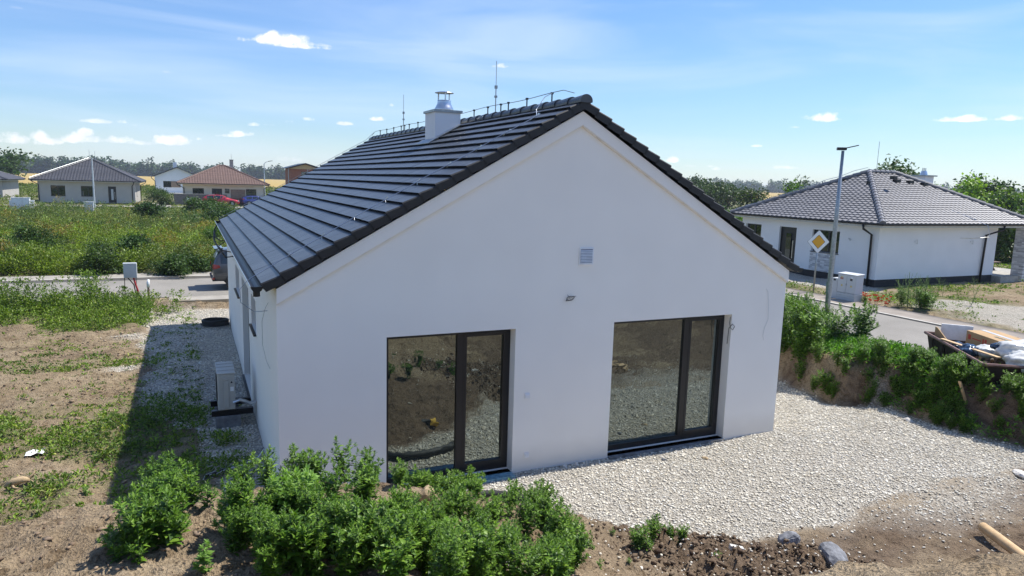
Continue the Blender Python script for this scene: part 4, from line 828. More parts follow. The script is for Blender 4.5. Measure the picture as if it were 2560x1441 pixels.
for i, (px, d, h, r_, tn, lb) in enumerate([(2498, 53, 3.0, 1.7, (.9, 1.05, .7), 'dark leafy shrub behind the covered terrace, left one'), (2535, 55, 3.2, 1.9, (.95, 1.1, .7), 'dark leafy shrub behind the covered terrace, beside the pillar'), (2585, 55, 3.3, 2.0, (.9, 1.0, .7), 'leafy shrub right of the terrace pillar'), (1800, 75, 2.0, 2.6, (1.5, 1.7, .9), 'light green shrub behind the left verge, below the far clump of trees'), (1840, 66, 1.9, 2.2, (1.6, 1.8, .9), 'light green shrub behind the neighbour roof, right of the first light shrub'), (1925, 74, 2.2, 2.3, (1.2, 1.4, .8), 'green shrub touching the neighbour roof under the olive tree'), (1960, 100, 3.2, 2.4, (1.3, 1.5, .9), 'pale shrub against the grain field on the right')]):
    tree('shrub', lb, fp(px, d), h, r_, .06, 3000, .2 if d < 60 else .28, tn, 9, 60+i, cat='shrub', group='shrubs round the building plots', lo=.02)
for i, (px, d, h, r_, tn, lb) in enumerate([(68, 44, 1.35, 1.5, (.85, 1.0, .7), 'dark grey-green bush at the left edge of the meadow'), (330, 36, 1.3, 1.25, (.85, 1.05, .7), 'dark green bush in the middle of the meadow'), (230, 33, 1.2, 1.3, (.85, .9, .6), 'broad olive bush in front of the pavement on the left meadow'), (530, 47, 1.3, 1.7, (1.6, 1.8, .8), 'yellow-green bush beside the roof corner in the meadow'), (372, 70, 1.35, 1.7, (.7, .9, .6), 'dark bush in front of the stone garden wall'), (475, 33, .85, 1.2, (.85, .95, .7), 'dense dark bush next to the pavement left of the parked car'), (430, 32, .9, .9, (.9, 1.0, .7), 'low olive bush next to the pavement behind the post'), (560, 64, 1.8, 2.4, (.85, 1.0, .8), 'pale thistle-covered bush in front of the blue car'), (492, 80, 1.5, 2.4, (.9, 1.05, .75), 'pale thistle-covered bush in front of the red car'), (535, 82, 1.5, 2.0, (1.1, 1.1, .8), 'dry-topped bush between the red and the blue car'),
    (412, 101, .8, .7, (1, .9, .7), 'small round shrub on the lawn between two far houses'), (395, 120, 1.6, 2.6, (1.1, 1.2, .6), 'yellow-green shrub beside the small white gable house')]):
    tree('shrub', lb, fp(px, d), h, r_, .05, 3400, .11 if d < 50 else .2, tn, 10, 90+i, cat='shrub', group='bushes in the meadow', lo=.0)

# meadow: nobody could count it
rg = np.random.default_rng(77)
def meadow(name, label, n, k, samp, hfun, leaf, seed, tints, grow=.011):
    rg = np.random.default_rng(seed); x, y = samp(rg, n); z = gz(x, y, False); dist = np.hypot(x-CAM[0], y-CAM[1]); h = hfun(x, y, rg)
    c, d = clumps(x, y, z, h, k, .12+.25*h+.004*dist, rg); n2 = len(c); l = leaf*(1+grow*np.repeat(dist, k))*rg.uniform(.6, 1.4, n2)
    q = tints(np.repeat(x, k), np.repeat(y, k), rg, c[:, 2]-np.repeat(z, k), np.repeat(h, k)); o = leaves(name, c, d, l, l*.42, M['stuffleaf'], q); return tag(o, label, 'meadow plants', kind='stuff')
def samp_meadow(rg, n):
    px = rg.uniform(-420, 640, n); u = rg.uniform(0, 1, n); dd = 33*(1/(1-u*(1-33/96.0))); v = _f[None, :2]+_r[None, :2]*((px-1280)/FPX)[:, None]; v /= np.linalg.norm(v, axis=1, keepdims=True)
    x = CAM[0]+v[:, 0]*dd; y = CAM[1]+v[:, 1]*dd; k = (y > 23.4+fbm(x, y, .7, 3, 3)*1.2)*(y < 83.5); return x[k], y[k]
def t_meadow(x, y, rg, hz, h):
    a = fbm(x, y*.6, .22, 4, 41); b_ = fbm(x, y*.6, .35, 3, 43); n = len(x); base = np.tile([1.1, 1.12, .9], (n, 1))
    base = np.where((a > .07)[:, None], [.58, .78, .72], base); base = np.where((a < -.07)[:, None], [1.4, 1.55, .75], base)
    pr_ = vnoise(x*9.3+.2*y, y*9.1, 5); red = ((b_ > .12)*(pr_ < .6)*(hz > .55*h))[:, None]; base = np.where(red, [1.9, 1.15, .95], base)
    base = base*(.65+.7*vnoise(x*2.1, y*2.1, 6))[:, None]; dryp = ((pr_ > .86)*(rg.uniform(0, 1, n) < .7))[:, None]; base = np.where(dryp, [2.1, 1.75, 1.6], base); pale = (rg.uniform(0, 1, n) < .05)[:, None]*(hz > .7*h)[:, None]; base = np.where(pale, [3., 3., 5.], base)
    return base*rg.uniform(.8, 1.2, (n, 1))
meadow('meadow', 'tall rank meadow of weeds and grass on the empty plot behind the road', 22000, 22, samp_meadow, lambda x, y, rg: np.clip(.42+2.3*fbm(x, y, .42, 3, 45)+1.3*fbm(x, y, 1.1, 3, 46)+rg.normal(0, .10, len(x)), .12, 1.5), .070, 78, t_meadow)
def box_samp(x0, x1, y0, y1, fn):
    def f(rg, n): x = rg.uniform(x0, x1, n); y = rg.uniform(y0, y1, n); k = rg.uniform(0, 1, n) < fn(x, y); return x[k], y[k]
    return f
def t_green(x, y, rg, hz, h):
    n = len(x); base = np.where((fbm(x, y, .9, 3, 51) > 0)[:, None], [1.0, 1.25, .8], [1.35, 1.6, .8]); base = np.where((rg.uniform(0, 1, n) < .05)[:, None], [2.6, 2.2, 2.0], base); return base*rg.uniform(.75, 1.25, (n, 1))
meadow('ground_weeds', 'low patchy weeds creeping over the bare soil left of the white house', 34000, 9, box_samp(-10, -.3, -.9, 17, green), lambda x, y, rg: np.clip(.05+.17*green(x, y)+.20*ss(13.4, 15.5, y)*(fbm(x, y, .9, 3, 8)+.6), .03, .5)*rg.uniform(.5, 1.5, len(x)), .050, 79, t_green, .016)
meadow('verge_weeds', 'straggly tall weeds along the road edge round the grey meter box', 620, 60, box_samp(-12, -1.4, 15.0, 17.3, lambda x, y: np.where(x < -3.6, np.clip(.35+2.2*fbm(x, y, 1.0, 3, 12), .08, 1), .16)), lambda x, y, rg: np.where(x < -3.4, 1.05, .50)*rg.uniform(.45, 1.1, len(x)), .062, 80, t_green, .01)
meadow('plot_grass', 'low grass and herbs on the plot in front of the neighbour house', 30000, 9, box_samp(21.7, 60, -14, 24, lambda x, y: green(x, y)*(1-(x > 25.9)*(x < 39)*(y > 10.8)*(y < 20))*(1-gravelmask(x, y))), lambda x, y, rg: np.clip(.10+.30*fbm(x, y, .6, 3, 61)+.1*(x < 23), .04, .5)*rg.uniform(.5, 1.4, len(x)), .055, 81, t_green, .02)
meadow('bank_undergrowth', 'tangled low leaves covering the top of the soil bank right of the gravel', 12000, 18, box_samp(11.6, 18.6, -6, 15, lambda x, y: np.clip((x > np.interp(y, XB_Y, XB_X)+.42-.5*(y < .4)+.35*fbm(x, y, 1.1, 3, 7))*((x < 14.9) | ((y > 6.4)*(x < 17.9)))*1.0-.75*heapbare(x, y), 0, 1)), lambda x, y, rg: np.clip(.22+.5*fbm(x, y, 1.2, 3, 62), .06, .5), .065, 82, lambda x, y, rg, hz, h: np.tile([.95, 1.7, .7], (len(x), 1))*rg.uniform(.7, 1.3, (len(x), 1)), .008)
def tdist(x, y, rg, hz, h): n = len(x); return np.tile([1.05, 1.1, .85], (n, 1))*rg.uniform(.8, 1.25, (n, 1))
meadow('far_verge', 'rough grass and bushes round the far houses and field edge', 9000, 8, box_samp(-70, 60, 89, 205, lambda x, y: (1-(x > -19)*(x < 10)*(y > 90)*(y < 108))*(1-(x > -8)*(x < 1.5)*(y > 96)*(y < 161))), lambda x, y, rg: np.clip(.6+1.1*fbm(x, y, .1, 3, 63), .1, 1.6), .10, 83, tdist, .02)

# leafy weeds: seven grown forms, each plant of the photograph a copy of one
def leaf5(c, d, l, wd, rg):
    n = len(c); d = d/np.linalg.norm(d, axis=1, keepdims=True); up = np.array([0, 0, 1.])+rg.normal(0, .22, (n, 3)); s = np.cross(d, up); s /= np.linalg.norm(s, axis=1, keepdims=True)+1e-9; nn = np.cross(s, d)
    nn = np.where(nn[:, 2:] < 0, -nn, nn); l = l[:, None]; wd = wd[:, None]
    V = np.stack([c, c+d*l*.38+s*wd*.5+nn*l*.05, c+d*l*.42-nn*l*.02, c+d*l*.38-s*wd*.5+nn*l*.05, c+d*l*.8+s*wd*.2-nn*l*.06, c+d*l*.8-s*wd*.2-nn*l*.06, c+d*l-nn*l*.16], 1).reshape(-1, 3)
    k = (np.arange(n)*7)[:, None]; F_ = np.concatenate([k+np.array([q]) for q in ((0, 2, 1), (0, 3, 2), (1, 2, 4), (2, 5, 4), (2, 3, 5), (4, 5, 6))], 1).reshape(-1, 3); return V, F_
def weed(h, seed, leafl=.075, wfac=.40, nb=7, mat_='weed', broad=False):
    rg = np.random.default_rng(seed); st_ = MB(); pts = []
    def shoot(p0, d0, ln, r0):
        n = max(4, int(ln/.03)); p = np.array(p0, float); d = np.array(d0, float); P_ = [p.copy()]
        for i in range(n): d = d+rg.normal(0, .05, 3)+np.array([0, 0, .05]); d /= np.linalg.norm(d); p = p+d*ln/n; P_.append(p.copy())
        st_.tube(P_[::2]+[P_[-1]], list(np.linspace(r0, r0*.35, len(P_[::2])+1)), 5, cap=False); return P_, d
    main, dm = shoot((0, 0, -.05), (rg.normal(0, .1), rg.normal(0, .1), 1), h, .006*h/.6+.002); shoots = [(main, 1.0)]
    for b_ in range(nb):
        i = int(len(main)*(.12+.62*b_/nb)); a = b_*2.4+rg.uniform(-.4, .4); e = rg.uniform(.8, 1.9); ln = h*rg.uniform(.42, .74)*(1-.40*b_/nb)
        q, _ = shoot(main[i], (math.cos(a), math.sin(a), e), ln, .0035); shoots.append((q, .85))
        if rg.uniform() < .6: j = len(q)//2; a2 = a+rg.choice([-1, 1])*.8; q2, _ = shoot(q[j], (math.cos(a2), math.sin(a2), .7), ln*.5, .0025); shoots.append((q2, .75))
    C_, D_, L_, W_ = [], [], [], []
    for q, sc in shoots:
        n = len(q)
        for i in range(1, n):
            t_ = i/n
            for rep in range(2 if not broad else 1):
                a = i*2.4+rep*3.14+rg.uniform(-.5, .5); el = .15+.55*t_+rg.uniform(-.25, .25); l = leafl*sc*(1.22-.80*t_**1.5)*rg.uniform(.75, 1.2)
                C_.append(q[i]); D_.append((math.cos(a), math.sin(a), el)); L_.append(l); W_.append(l*wfac*rg.uniform(.85, 1.15))
        for r_ in range(11):
            a = r_*2.4; el = .5+1.6*r_/11; l = leafl*sc*.52*rg.uniform(.7, 1.1); C_.append(q[-1]+np.array((0, 0, .004*r_-.015))); D_.append((math.cos(a), math.sin(a), el)); L_.append(l); W_.append(l*wfac*.8)
    V, F_ = leaf5(np.array(C_), np.array(D_), np.array(L_), np.array(W_), rg)
    me = arr_mesh('foliage', V, F_, M[mat_]); so_ = st_.build('stem', M['stem']); return me, so_
PROTO = [weed(.60, 1, .105, .42, 11), weed(.70, 2, .10, .40, 11), weed(.50, 3, .112, .44, 10), weed(.42, 4, .115, .46, 9), weed(.55, 5, .100, .40, 13), weed(.34, 6, .10, .55, 5, 'weed_l'), weed(.26, 7, .07, .45, 5), weed(.80, 8, .045, .24, 9), weed(.62, 9, .108, .42, 15), weed(.70, 10, .104, .40, 17)]
PH = [.60, .70, .50, .42, .55, .34, .26, .80, .62, .70]
_used = set()
def put_weed(x, y, h, k, label, group, rz=None, z=None, name='weed_plant'):
    zz = float(gz(np.array([x]), np.array([y]))[0]) if z is None else z
    t = thing(name, label, 'weed', (x, y, zz-.01), rz if rz is not None else random.uniform(0, 6.28), group); s_ = h/PH[k]; t.scale = (s_,)*3; t.rotation_euler[0] = random.uniform(-.1, .1); t.rotation_euler[1] = random.uniform(-.1, .1)
    for part in PROTO[k]:
        c = part if (k, part.name) not in _used else part.copy()
        if c is part: _used.add((k, part.name))
        else: C.objects.link(c)
        c.parent = t
    return t
BAKE = []
def baked(x, y, h, k): BAKE.append((x, y, h, k, random.uniform(0, 6.28)))
def bake(name, label):
    VV, FF, n = [], [], 0
    for x, y, h, k, a in BAKE:
        me = PROTO[k][0].data; co = np.empty(len(me.vertices)*3, np.float32); me.vertices.foreach_get('co', co); co = co.reshape(-1, 3)*h/PH[k]
        fc = np.empty(len(me.polygons)*3, np.int32); me.polygons.foreach_get('vertices', fc)
        VV.append(np.stack([co[:, 0]*math.cos(a)-co[:, 1]*math.sin(a)+x, co[:, 0]*math.sin(a)+co[:, 1]*math.cos(a)+y, co[:, 2]+float(gz(np.array([x]), np.array([y]))[0])], -1)); FF.append(fc.reshape(-1, 3)+n); n += len(co)
    BAKE.clear(); return tag(arr_mesh(name, np.concatenate(VV), np.concatenate(FF), M['weed']), label, 'weed thicket', kind='stuff')
def hit(px, py):
    v = ray(px, py); tt = np.linspace(2, 40, 3000); P = CAM[None]+tt[:, None]*v[None]; zz = gz(P[:, 0], P[:, 1], False); k = np.argmax(P[:, 2] < zz); return P[k]
random.seed(21)
FG = 'leafy green weeds along the crest of the soil heap in front'
LBF = 'leafy green weed in the thick growth along the soil heap crest'
def clump(lst, label, group):
    for px, py, h, k in lst: p = hit(px, py); put_weed(p[0], p[1], h, k, label, group)
clump([(330,1395,.36,4),(372,1400,.42,2),(415,1385,.40,3),(352,1350,.36,2),(398,1340,.42,4),(440,1330,.34,3),(375,1300,.34,0),(418,1290,.36,4),(350,1420,.25,6),(300,1400,.28,3),(440,1365,.3,6)], 'leafy weed of the separate clump on the left of the soil heap', 'weeds in the left clump on the heap')
clump([(405,1268,.42,4),(385,1262,.38,0),(450,1262,.34,2),(480,1280,.26,3),(345,1290,.22,6),(520,1285,.24,6)], 'leafy weed on the heap edge just in front of the house shadow', 'weeds at the edge of the house shadow')
main = []
for i in range(122):
    px = random.uniform(565, 1440); py = random.choice([1455, 1430, 1400, 1365, 1330, 1300, 1475])+random.uniform(-14, 14)
    if px < 640 and py > 1400: continue
    if px > 1360 and py < 1330: py = 1400
    main.append((px, py, random.uniform(.32, .50)*(.74 if py < 1345 else .8 if px > 930 and py < 1380 else .95), random.choice([0, 1, 2, 3, 4, 4, 8, 9, 8])))
clump(main, LBF, FG)
put_weed(-.42, -3.0, .52, 1, 'tall weed in front of the left corner of the white house', FG); put_weed(-.18, -3.2, .40, 4, 'leafy weed just right of the tall weed at the house corner', FG); put_weed(-.65, -3.1, .36, 2, 'leafy weed just left of the tall weed at the house corner', FG)
for x, y, h, k, lb in ((.25, -3.2, .50, 1, 'tallest weed on the heap, before the white wall left of the first glazed door'), (.48, -3.2, .46, 0, 'tall weed right beside the tallest one, before the white wall'), (.0, -3.3, .36, 2, 'bushy weed left beside the tallest weed'), (.75, -3.2, .25, 2, 'shorter weed under the first glazed door')): put_weed(x, y, h, k, lb, FG)
for px, py, h, k in ((835,1425,.34,5),(720,1330,.36,5),(560,1340,.24,5),(510,1440,.2,5),(1130,1395,.30,5),(775,1290,.38,5),(690,1290,.36,5),(1360,1430,.3,5),(590,1390,.20,6),(985,1450,.2,5),(820,1370,.24,5)): p = hit(px, py); put_weed(p[0], p[1], h, k, 'pale broad-leaved weed among the darker ones on the heap', 'pale broad-leaved weeds')
clump([(1590,1385,.30,2),(1630,1372,.32,4),(1670,1365,.24,3),(1700,1372,.22,2),(1615,1400,.2,6)], 'weed of the small clump at the gravel edge, right of the heap', 'weeds at the gravel edge')
clump([(1320,1350,.40,0),(1385,1340,.46,4),(1300,1335,.36,1),(1410,1370,.3,2),(1180,1330,.36,4),(1130,1310,.34,0)], 'weed at the right end of the growth in front of the black pipe', 'weeds at the right end of the heap crest')
clump([(1480,1385,.10,6),(1530,1350,.10,6),(1500,1420,.12,6),(1570,1425,.08,6),(1790,1420,.13,6),(215,1240,.14,5),(150,1235,.12,6),(270,1248,.1,6)], 'small seedling weed on bare soil of the heap', 'seedlings on the bare soil')
for x, y, h in ((.7, -2.3, .4), (1.3, -2.1, .35), (1.9, -2.4, .42), (2.3, -2.6, .3), (1.0, -1.7, .3), (2.7, -2.7, .35)): put_weed(x, y, h, random.choice([0, 2, 4]), 'leafy weed on the slope of the heap facing the glazed doors', 'weeds on the house side of the heap')
for i in range(26): x = random.gauss(1.25, .33); baked(x, float(np.interp(x, YB_X, YB_Y))-random.uniform(1.0, 1.7), random.uniform(.16, .30), random.choice([2, 3, 6, 5]))
bake('heap_slope_weeds', 'small weeds scattered over the house-facing slope of the soil heap')
# bank on the right
random.seed(5); BG = 'leafy weeds on the soil bank right of the gravel'; n = 0
while n < 250:
    y = random.uniform(-5.5, 13.0) if n % 5 < 3 else random.uniform(-5.2, 1.4); xb = float(np.interp(y, XB_Y, XB_X)); x = xb+(.18 if y > .6 else -.1)+abs(random.gauss(0, 1.15 if y > 0 else .9))
    if x > 14.9 or math.exp(-(((x-13.1)/.55)**2+((y+1.6)/1.0)**2)) > random.uniform(.25, .8): continue
    u_ = (x-14.9)*-.596+(y-1.18)*-.803; v_ = (x-14.9)*.8+(y-1.18)*-.6
    if -.1 < u_ < 3.4 and v_ > -.25: continue
    h = random.uniform(.50, .88)*(1.4 if y > 5.5 else 1.35 if y > 1.9 else .62)
    if y < 1.2 and x > xb+1.25: continue
    near = 'near the rusty skip' if y < .5 else 'behind the right corner of the white house' if y > 5 else 'above the bare earth face'
    if n >= 90: baked(x, y, h*random.uniform(.8, 1.05), random.choice([8, 9, 4, 1])); n += 1; continue
    put_weed(x, y, h, random.choice([8, 9, 8, 9, 1, 4, 2]), 'leafy green weed on the soil bank, '+near, BG+', '+near); n += 1
for i in range(72):
    y = random.uniform(-4.0, .2); x = float(np.interp(y, XB_Y, XB_X))+random.uniform(.0, .8); baked(x, y, random.uniform(.36, .5), random.choice([8, 9, 2, 4]))
for i in range(16):
    x, y = random.uniform(12.7, 14.8), random.uniform(4.5, 10.5); baked(x, y, random.uniform(1.0, 1.35), random.choice([8, 9, 1]))
for i in range(60):
    y = random.uniform(1.0, 8); x = float(np.interp(y, XB_Y, XB_X))+random.uniform(.0, .6); baked(x, y, random.uniform(.3, .55), random.choice([8, 9, 2]))
bake('bank_thicket', 'dense tangle of smaller leafy weeds filling the bank between the larger ones')
for i in range(14):
    y = random.uniform(-4.8, -.2); x = float(np.interp(y, XB_Y, XB_X))+random.uniform(-.1, .5); put_weed(x, y, random.uniform(.25, .42), random.choice([5, 3, 5]), 'pale broad-leaved weed at the foot of the bank by the gravel', 'pale weeds at the foot of the bank')
for x, y, h in ((17.6, 6.9, .6), (17.9, 7.6, .7), (17.3, 7.4, .6), (17.8, 6.5, .5), (18.3, 7.9, .6), (16.9, 7.1, .7), (17.2, 8.3, .8), (16.5, 7.9, .8), (17.7, 8.6, .8), (16.4, 8.9, .9)): put_weed(x, y, h, random.choice([0, 1, 4]), 'leafy weed round the foot of the tall lamp post on the right', 'weeds round the lamp post foot')
# big grey-green wormwood bushes by the cabinet
for x, y, h, lb in ((22.3, 7.0, 1.35, 'tall wispy grey-green weed right of the electricity cabinet'), (22.6, 6.7, 1.2, 'wispy grey-green weed behind the tall one by the cabinet'), (22.1, 6.5, 1.0, 'wispy grey-green weed on the right side of the cabinet clump'), (22.5, 7.35, 1.05, 'wispy grey-green weed closest to the electricity cabinet'), (22.9, 7.0, 1.25, 'wispy grey-green weed at the back of the cabinet clump')):
    for s_ in range(1): put_weed(x, y, h, 7, lb, 'wispy weeds beside the cabinet')
for i in range(16): baked(22.4+random.uniform(-.5, .6), 6.9+random.uniform(-.6, .6), random.uniform(.5, .9), random.choice([7, 4]))
bake('cabinet_thicket', 'low tangle of weeds filling the wispy clump beside the electricity cabinet')
for i, (x, y, h) in enumerate(((21.75, 9.4, .45), (21.8, 9.7, .4), (21.7, 8.3, .3), (25.2, 6.6, .8), (27.8, 9.6, .7), (30.6, 9.9, .5), (26.6, 8.6, .5))): put_weed(x, y, h, 7 if i > 2 else 3, ['dark leafy weed left of the electricity cabinet', 'second dark weed left of the electricity cabinet', 'low weed at the cabinet foot', 'yellowish tall weed in front of the black plinth, nearest the cabinet', 'yellowish weed in the middle of the plinth', 'weed near the terrace end of the plinth', 'low weed between plinth and gravel'][i], 'single weeds before the neighbour house')
# poppies by the cabinet
q = MB(); rg = random.Random(2)
for i in range(26):
    x, y = 21.75+rg.uniform(-.15, .4), 7.75+rg.uniform(-.55, .75); z = .55+rg.uniform(0, .28)
    q.tube([(x, y, .4), (x, y, z)], .005, 4, mi=1); q.lathe((x, y, z), [(.005, 0), (.045, .02), (.05, .05)], 7)
M['poppy'] = simple('poppy_red', (.75, .10, .03), .6); o = q.build('poppies', [M['poppy'], M['stem']]); tag(o, 'orange-red poppies flowering at the foot of the electricity cabinet', 'poppies', kind='stuff')
# ------------------------------------------------------------------ vehicles
def car(name, label, loc, rz, L_, Wd, Ht, paint, style='suv', group=None):
    t = thing(name, label, 'car', loc, rz, group); hw = Wd/2
    # stations: x, z_bottom, z_belt, z_top, half width body, half width roof  (0 = rear)
    if style == 'suv': stn = [(0, .52, .80, .84, .80, .70), (.03, .38, .98, 1.06, .93, .72), (.12, .34, 1.05, 1.36, .97, .70), (.30, .33, 1.06, 1.60, 1., .72), (.55, .33, 1.06, 1.66, 1., .74), (1.4, .32, 1.05, 1.70, 1., .75), (2.3, .32, 1.03, 1.70, 1., .75), (2.9, .32, 1.02, 1.62, 1., .73), (3.5, .33, 1.01, 1.14, 1., .72), (4.2, .34, .95, 1.02, .97, .78), (4.6, .36, .78, .86, .90, .75), (4.72, .42, .60, .64, .78, .7)]
    else: stn = [(0, .45, .70, .76, .80, .70), (.03, .33, .86, .94, .92, .70), (.15, .28, .92, 1.16, .97, .68), (.5, .26, .94, 1.40, 1., .70), (1.3, .26, .93, 1.47, 1., .72), (2.1, .26, .91, 1.46, 1., .72), (2.6, .26, .90, 1.30, 1., .70), (3.15, .27, .88, .99, 1., .72), (3.8, .28, .80, .86, .97, .74), (4.15, .3, .68, .74, .90, .72), (4.25, .34, .52, .56, .78, .7)]
    kx = L_/stn[-1][0]; kz = Ht/max(s_[3] for s_ in stn); V = []; 
    for x, zb, zl, zt, bw_, rw in stn:
        x *= kx; zb, zl, zt = zb*kz, zl*kz, zt*kz; b_ = bw_*hw; r_ = rw*hw
        half = [(0, zb), (b_*.86, zb), (b_*.97, zb+.10), (b_, (zb+zl)*.52), (b_*.975, zl-.03), (b_*.93, zl), (b_*.93+(r_-b_*.93)*.5, (zl+zt)/2), (r_, zt-.06*(zt > zl+.1)), (r_*.86, zt-.005), (0, zt)]
        V += [[(x, y, z) for y, z in half]+[(x, -y, z) for y, z in half[-2:0:-1]]]
    n = len(V[0]); mb = MB(); mb.add([p for r_ in V for p in r_], [(i*n+k, i*n+(k+1) % n, (i+1)*n+(k+1) % n, (i+1)*n+k) for i in range(len(V)-1) for k in range(n)]+[tuple(range(n)), tuple((len(V)-1)*n+k for k in range(n-1, -1, -1))])
    bo = mb.build('body', paint, t, True); sd = bo.modifiers.new('s', 'SUBSURF'); sd.levels = sd.render_levels = 1
    V = np.array(V)
    def glassp(nm, i0, i1, side):
        g = MB(); a = slice(5, 8)
        for i in range(i0, i1):
            p = [V[i][5], V[i+1][5], V[i+1][7], V[i][7]]; c = sum(p)/4; q_ = [c+(k-c)*(.90 if i1-i0 > 1 else .84)+np.array((0, .014, .0)) for k in p]
            if not side: q_ = [k*(1, -1, 1) for k in q_]
            g.quad(*q_)
        g.build(nm, M['glass_far'], t)
    for sd_ in (0, 1): glassp('side_window', 3, 5, sd_); glassp('side_window', 5, 7, sd_)
    rw_ = MB(); i = 1; p = [V[1][6]*(1, .86, 1)+(0, 0, .02), V[1][6]*(1, -.86, 1)+(0, 0, .02), V[3][7]*(1, -.9, 1), V[3][7]*(1, .9, 1)]; rw_.quad(*[k+np.array((-.035, 0, .02)) for k in p]); rw_.build('rear_window', M['glass_far'], t)
    k = 7 if style == 'suv' else 6; p = [V[k][7]*(1, .9, 1), V[k][7]*(1, -.9, 1), V[k+1][7]*(1, -1, 1), V[k+1][7]*(1, 1, 1)]; q = MB(); q.quad(*[a+np.array((.03, 0, .035)) for a in p]); q.build('windscreen', M['glass_far'], t)
    for sgn in (1, -1):
        q = MB(); q.add([(-.012, sgn*hw*.60, .90*kz), (.02, sgn*hw*.955, .86*kz), (.26, sgn*(hw+.006), .93*kz), (.22, sgn*(hw*.985+.006), 1.03*kz), (.02, sgn*hw*.93, 1.07*kz), (-.0, sgn*hw*.62, 1.03*kz)], [(0, 1, 4, 5), (1, 2, 3, 4)]); q.build('tail_lamp', M['lamp_red'], t)
        q = MB(); q.box((-.03, sgn*hw*.84-.06, .44*kz), (.05, sgn*hw*.84+.06, .52*kz)); q.build('reflector', M['lamp_red'], t)
        q = MB(); q.obox((L_-.22*kx, sgn*hw*.62, .62*kz), (.14, 0, 0), (0, sgn*.26, 0), (0, 0, .13)); q.build('headlight', M['white_plastic'], t)
    for x in (.82*kx, (3.72 if style == 'suv' else 3.35)*kx):
        for sgn in (1, -1):
            r = .345*kz; a0 = sgn*(hw-.205); a1 = sgn*(hw+.005); q = MB()
            q.tube([(x, sgn*(hw-.03), r*1.0), (x, sgn*(hw+.002), r*1.0)], r*1.17, 22); wa = q.build('wheel_arch', M['rubber'], t)
            q = MB(); q.tube([(x, a0, r), (x, a1+sgn*.008, r)], r, 22); ty = q.build('wheel', M['rubber'], t); q = MB(); q.tube([(x, a1, r), (x, a1+sgn*.016, r)], r*.64, 10); q.build('rim', M['galv'], ty)
    q = MB(); q.box((-.02, -hw*.8, .36*kz), (.2, hw*.8, .50*kz)); q.build('bumper', M['rubber'], t, bevel=.02)
    if style == 'suv': q = MB(); q.obox((.10, -hw*.66, Ht-.075), (.3, 0, .035), (0, hw*1.32, 0), (-.01, 0, .04)); q.build('roof_spoiler', paint, t, bevel=.01)
    return t
M['lamp_red'] = simple('red_lens', (.28, .012, .012), .25, coat=.5)
def paint(name, c): m, t, b = mat(name); b.inputs['Base Color'].default_value = (*c, 1); b.inputs['Metallic'].default_value = .35; b.inputs['Roughness'].default_value = .38; b.inputs['Coat Weight'].default_value = .8; b.inputs['Coat Roughness'].default_value = .06; return m
car('parked_car', 'dark grey estate car parked on the road, its tail showing beside the white house', (-.34, 18.95, .29), R(2), 4.5, 1.74, 1.56, paint('grey_car_paint', (.060, .066, .075)))
car('parked_car', 'red hatchback half hidden by weeds before the grey garden wall', (.55, 92.5, .25), R(-4), 4.6, 1.8, 1.52, paint('red_car_paint', (.42, .015, .03)), 'hatch')
car('parked_car', 'blue car half hidden by weeds, right of the red one', (5.4, 93.5, .25), R(10), 4.3, 1.75, 1.42, paint('blue_car_paint', (.02, .035, .22)), 'hatch')

# ------------------------------------------------------------------ street furniture
def G(x, y): return float(gz(np.array([float(x)]), np.array([float(y)]))[0])
t = thing('street_lamp', 'tall galvanised lamp post with flat lamp head in front of the neighbour house', 'street lamp', (18.25, 6.97, .45))
q = MB(); q.tube([(0, 0, -.3), (0, 0, .6), (.01, 0, 3.2), (.04, .02, 5.42)], [.085, .085, .068, .045], 14); q.build('pole', M['galv'], t, True)
q = MB(); q.tube([(0, 0, .60), (0, 0, .66)], .088, 14); q.box((-.095, -.05, .75), (-.07, .05, 1.15)); q.build('pole_door', M['galv'], t)
q = MB(); q.obox((-.12, .10, 5.44), (.22, -.18, 0), (.10, .13, 0), (0, 0, .09)); q.obox((.12, -.06, 5.50), (.30, -.20, .09), (.11, .16, 0), (-.01, 0, .03)); q.build('lamp_head', M['black'], t, bevel=.01)
def lamp(label, loc, h, arm):
    t = thing('street_lamp', label, 'street lamp', loc); q = MB(); q.tube([(0, 0, 0), (0, 0, h*.5), (0, 0, h)], [.11, .09, .06], 8); q.tube([(0, 0, h-.05), (arm*.3, 0, h+.28), (arm*.9, 0, h+.42)], .05, 6) if arm else None; q.build('pole', M['galv_l'], t)
    if arm: q = MB(); q.obox((arm*.7, -.12, h+.36), (arm*.7, 0, .12), (0, .24, 0), (0, 0, .08)); q.build('lamp_head', M['black'], t)
M['galv_l'] = simple('pale_galvanised', (.50, .54, .57), .5, .3)
p = far(236, 505, 92); lamp('thin pale lamp post in front of the grey bungalow', (p[0], p[1], .25), 5.6, 0)
p = far(662, 490, 118); lamp('lamp post with a curved arm right of the cream bungalow', (p[0], p[1], .25), 6.0, .9)
t = thing('priority_road_sign', 'yellow and white diamond priority road sign on a thin grey post', 'road sign', (21.75, 10.7, .40), R(-18))
q = MB(); q.tube([(0, .03, -.2), (0, .03, 2.45)], .033, 10); q.build('post', M['galv'], t, True)
def diamond(mb, r, y, rc_=.04):
    pts = []
    for k in range(4):
        a = math.pi/2*k; c = np.array((math.cos(a), math.sin(a)))*(r-rc_*1.4)
        for j in range(-2, 3): pts.append((c[0]+rc_*math.cos(a+j*.39), y, 2.16+c[1]+rc_*math.sin(a+j*.39)))
    mb.prism(pts, (0, .008, 0))
M['sign_w'] = simple('sign_white', (.80, .81, .80), .4, var=.03); M['sign_y'] = simple('sign_yellow', (.74, .36, .015), .4, var=.03)
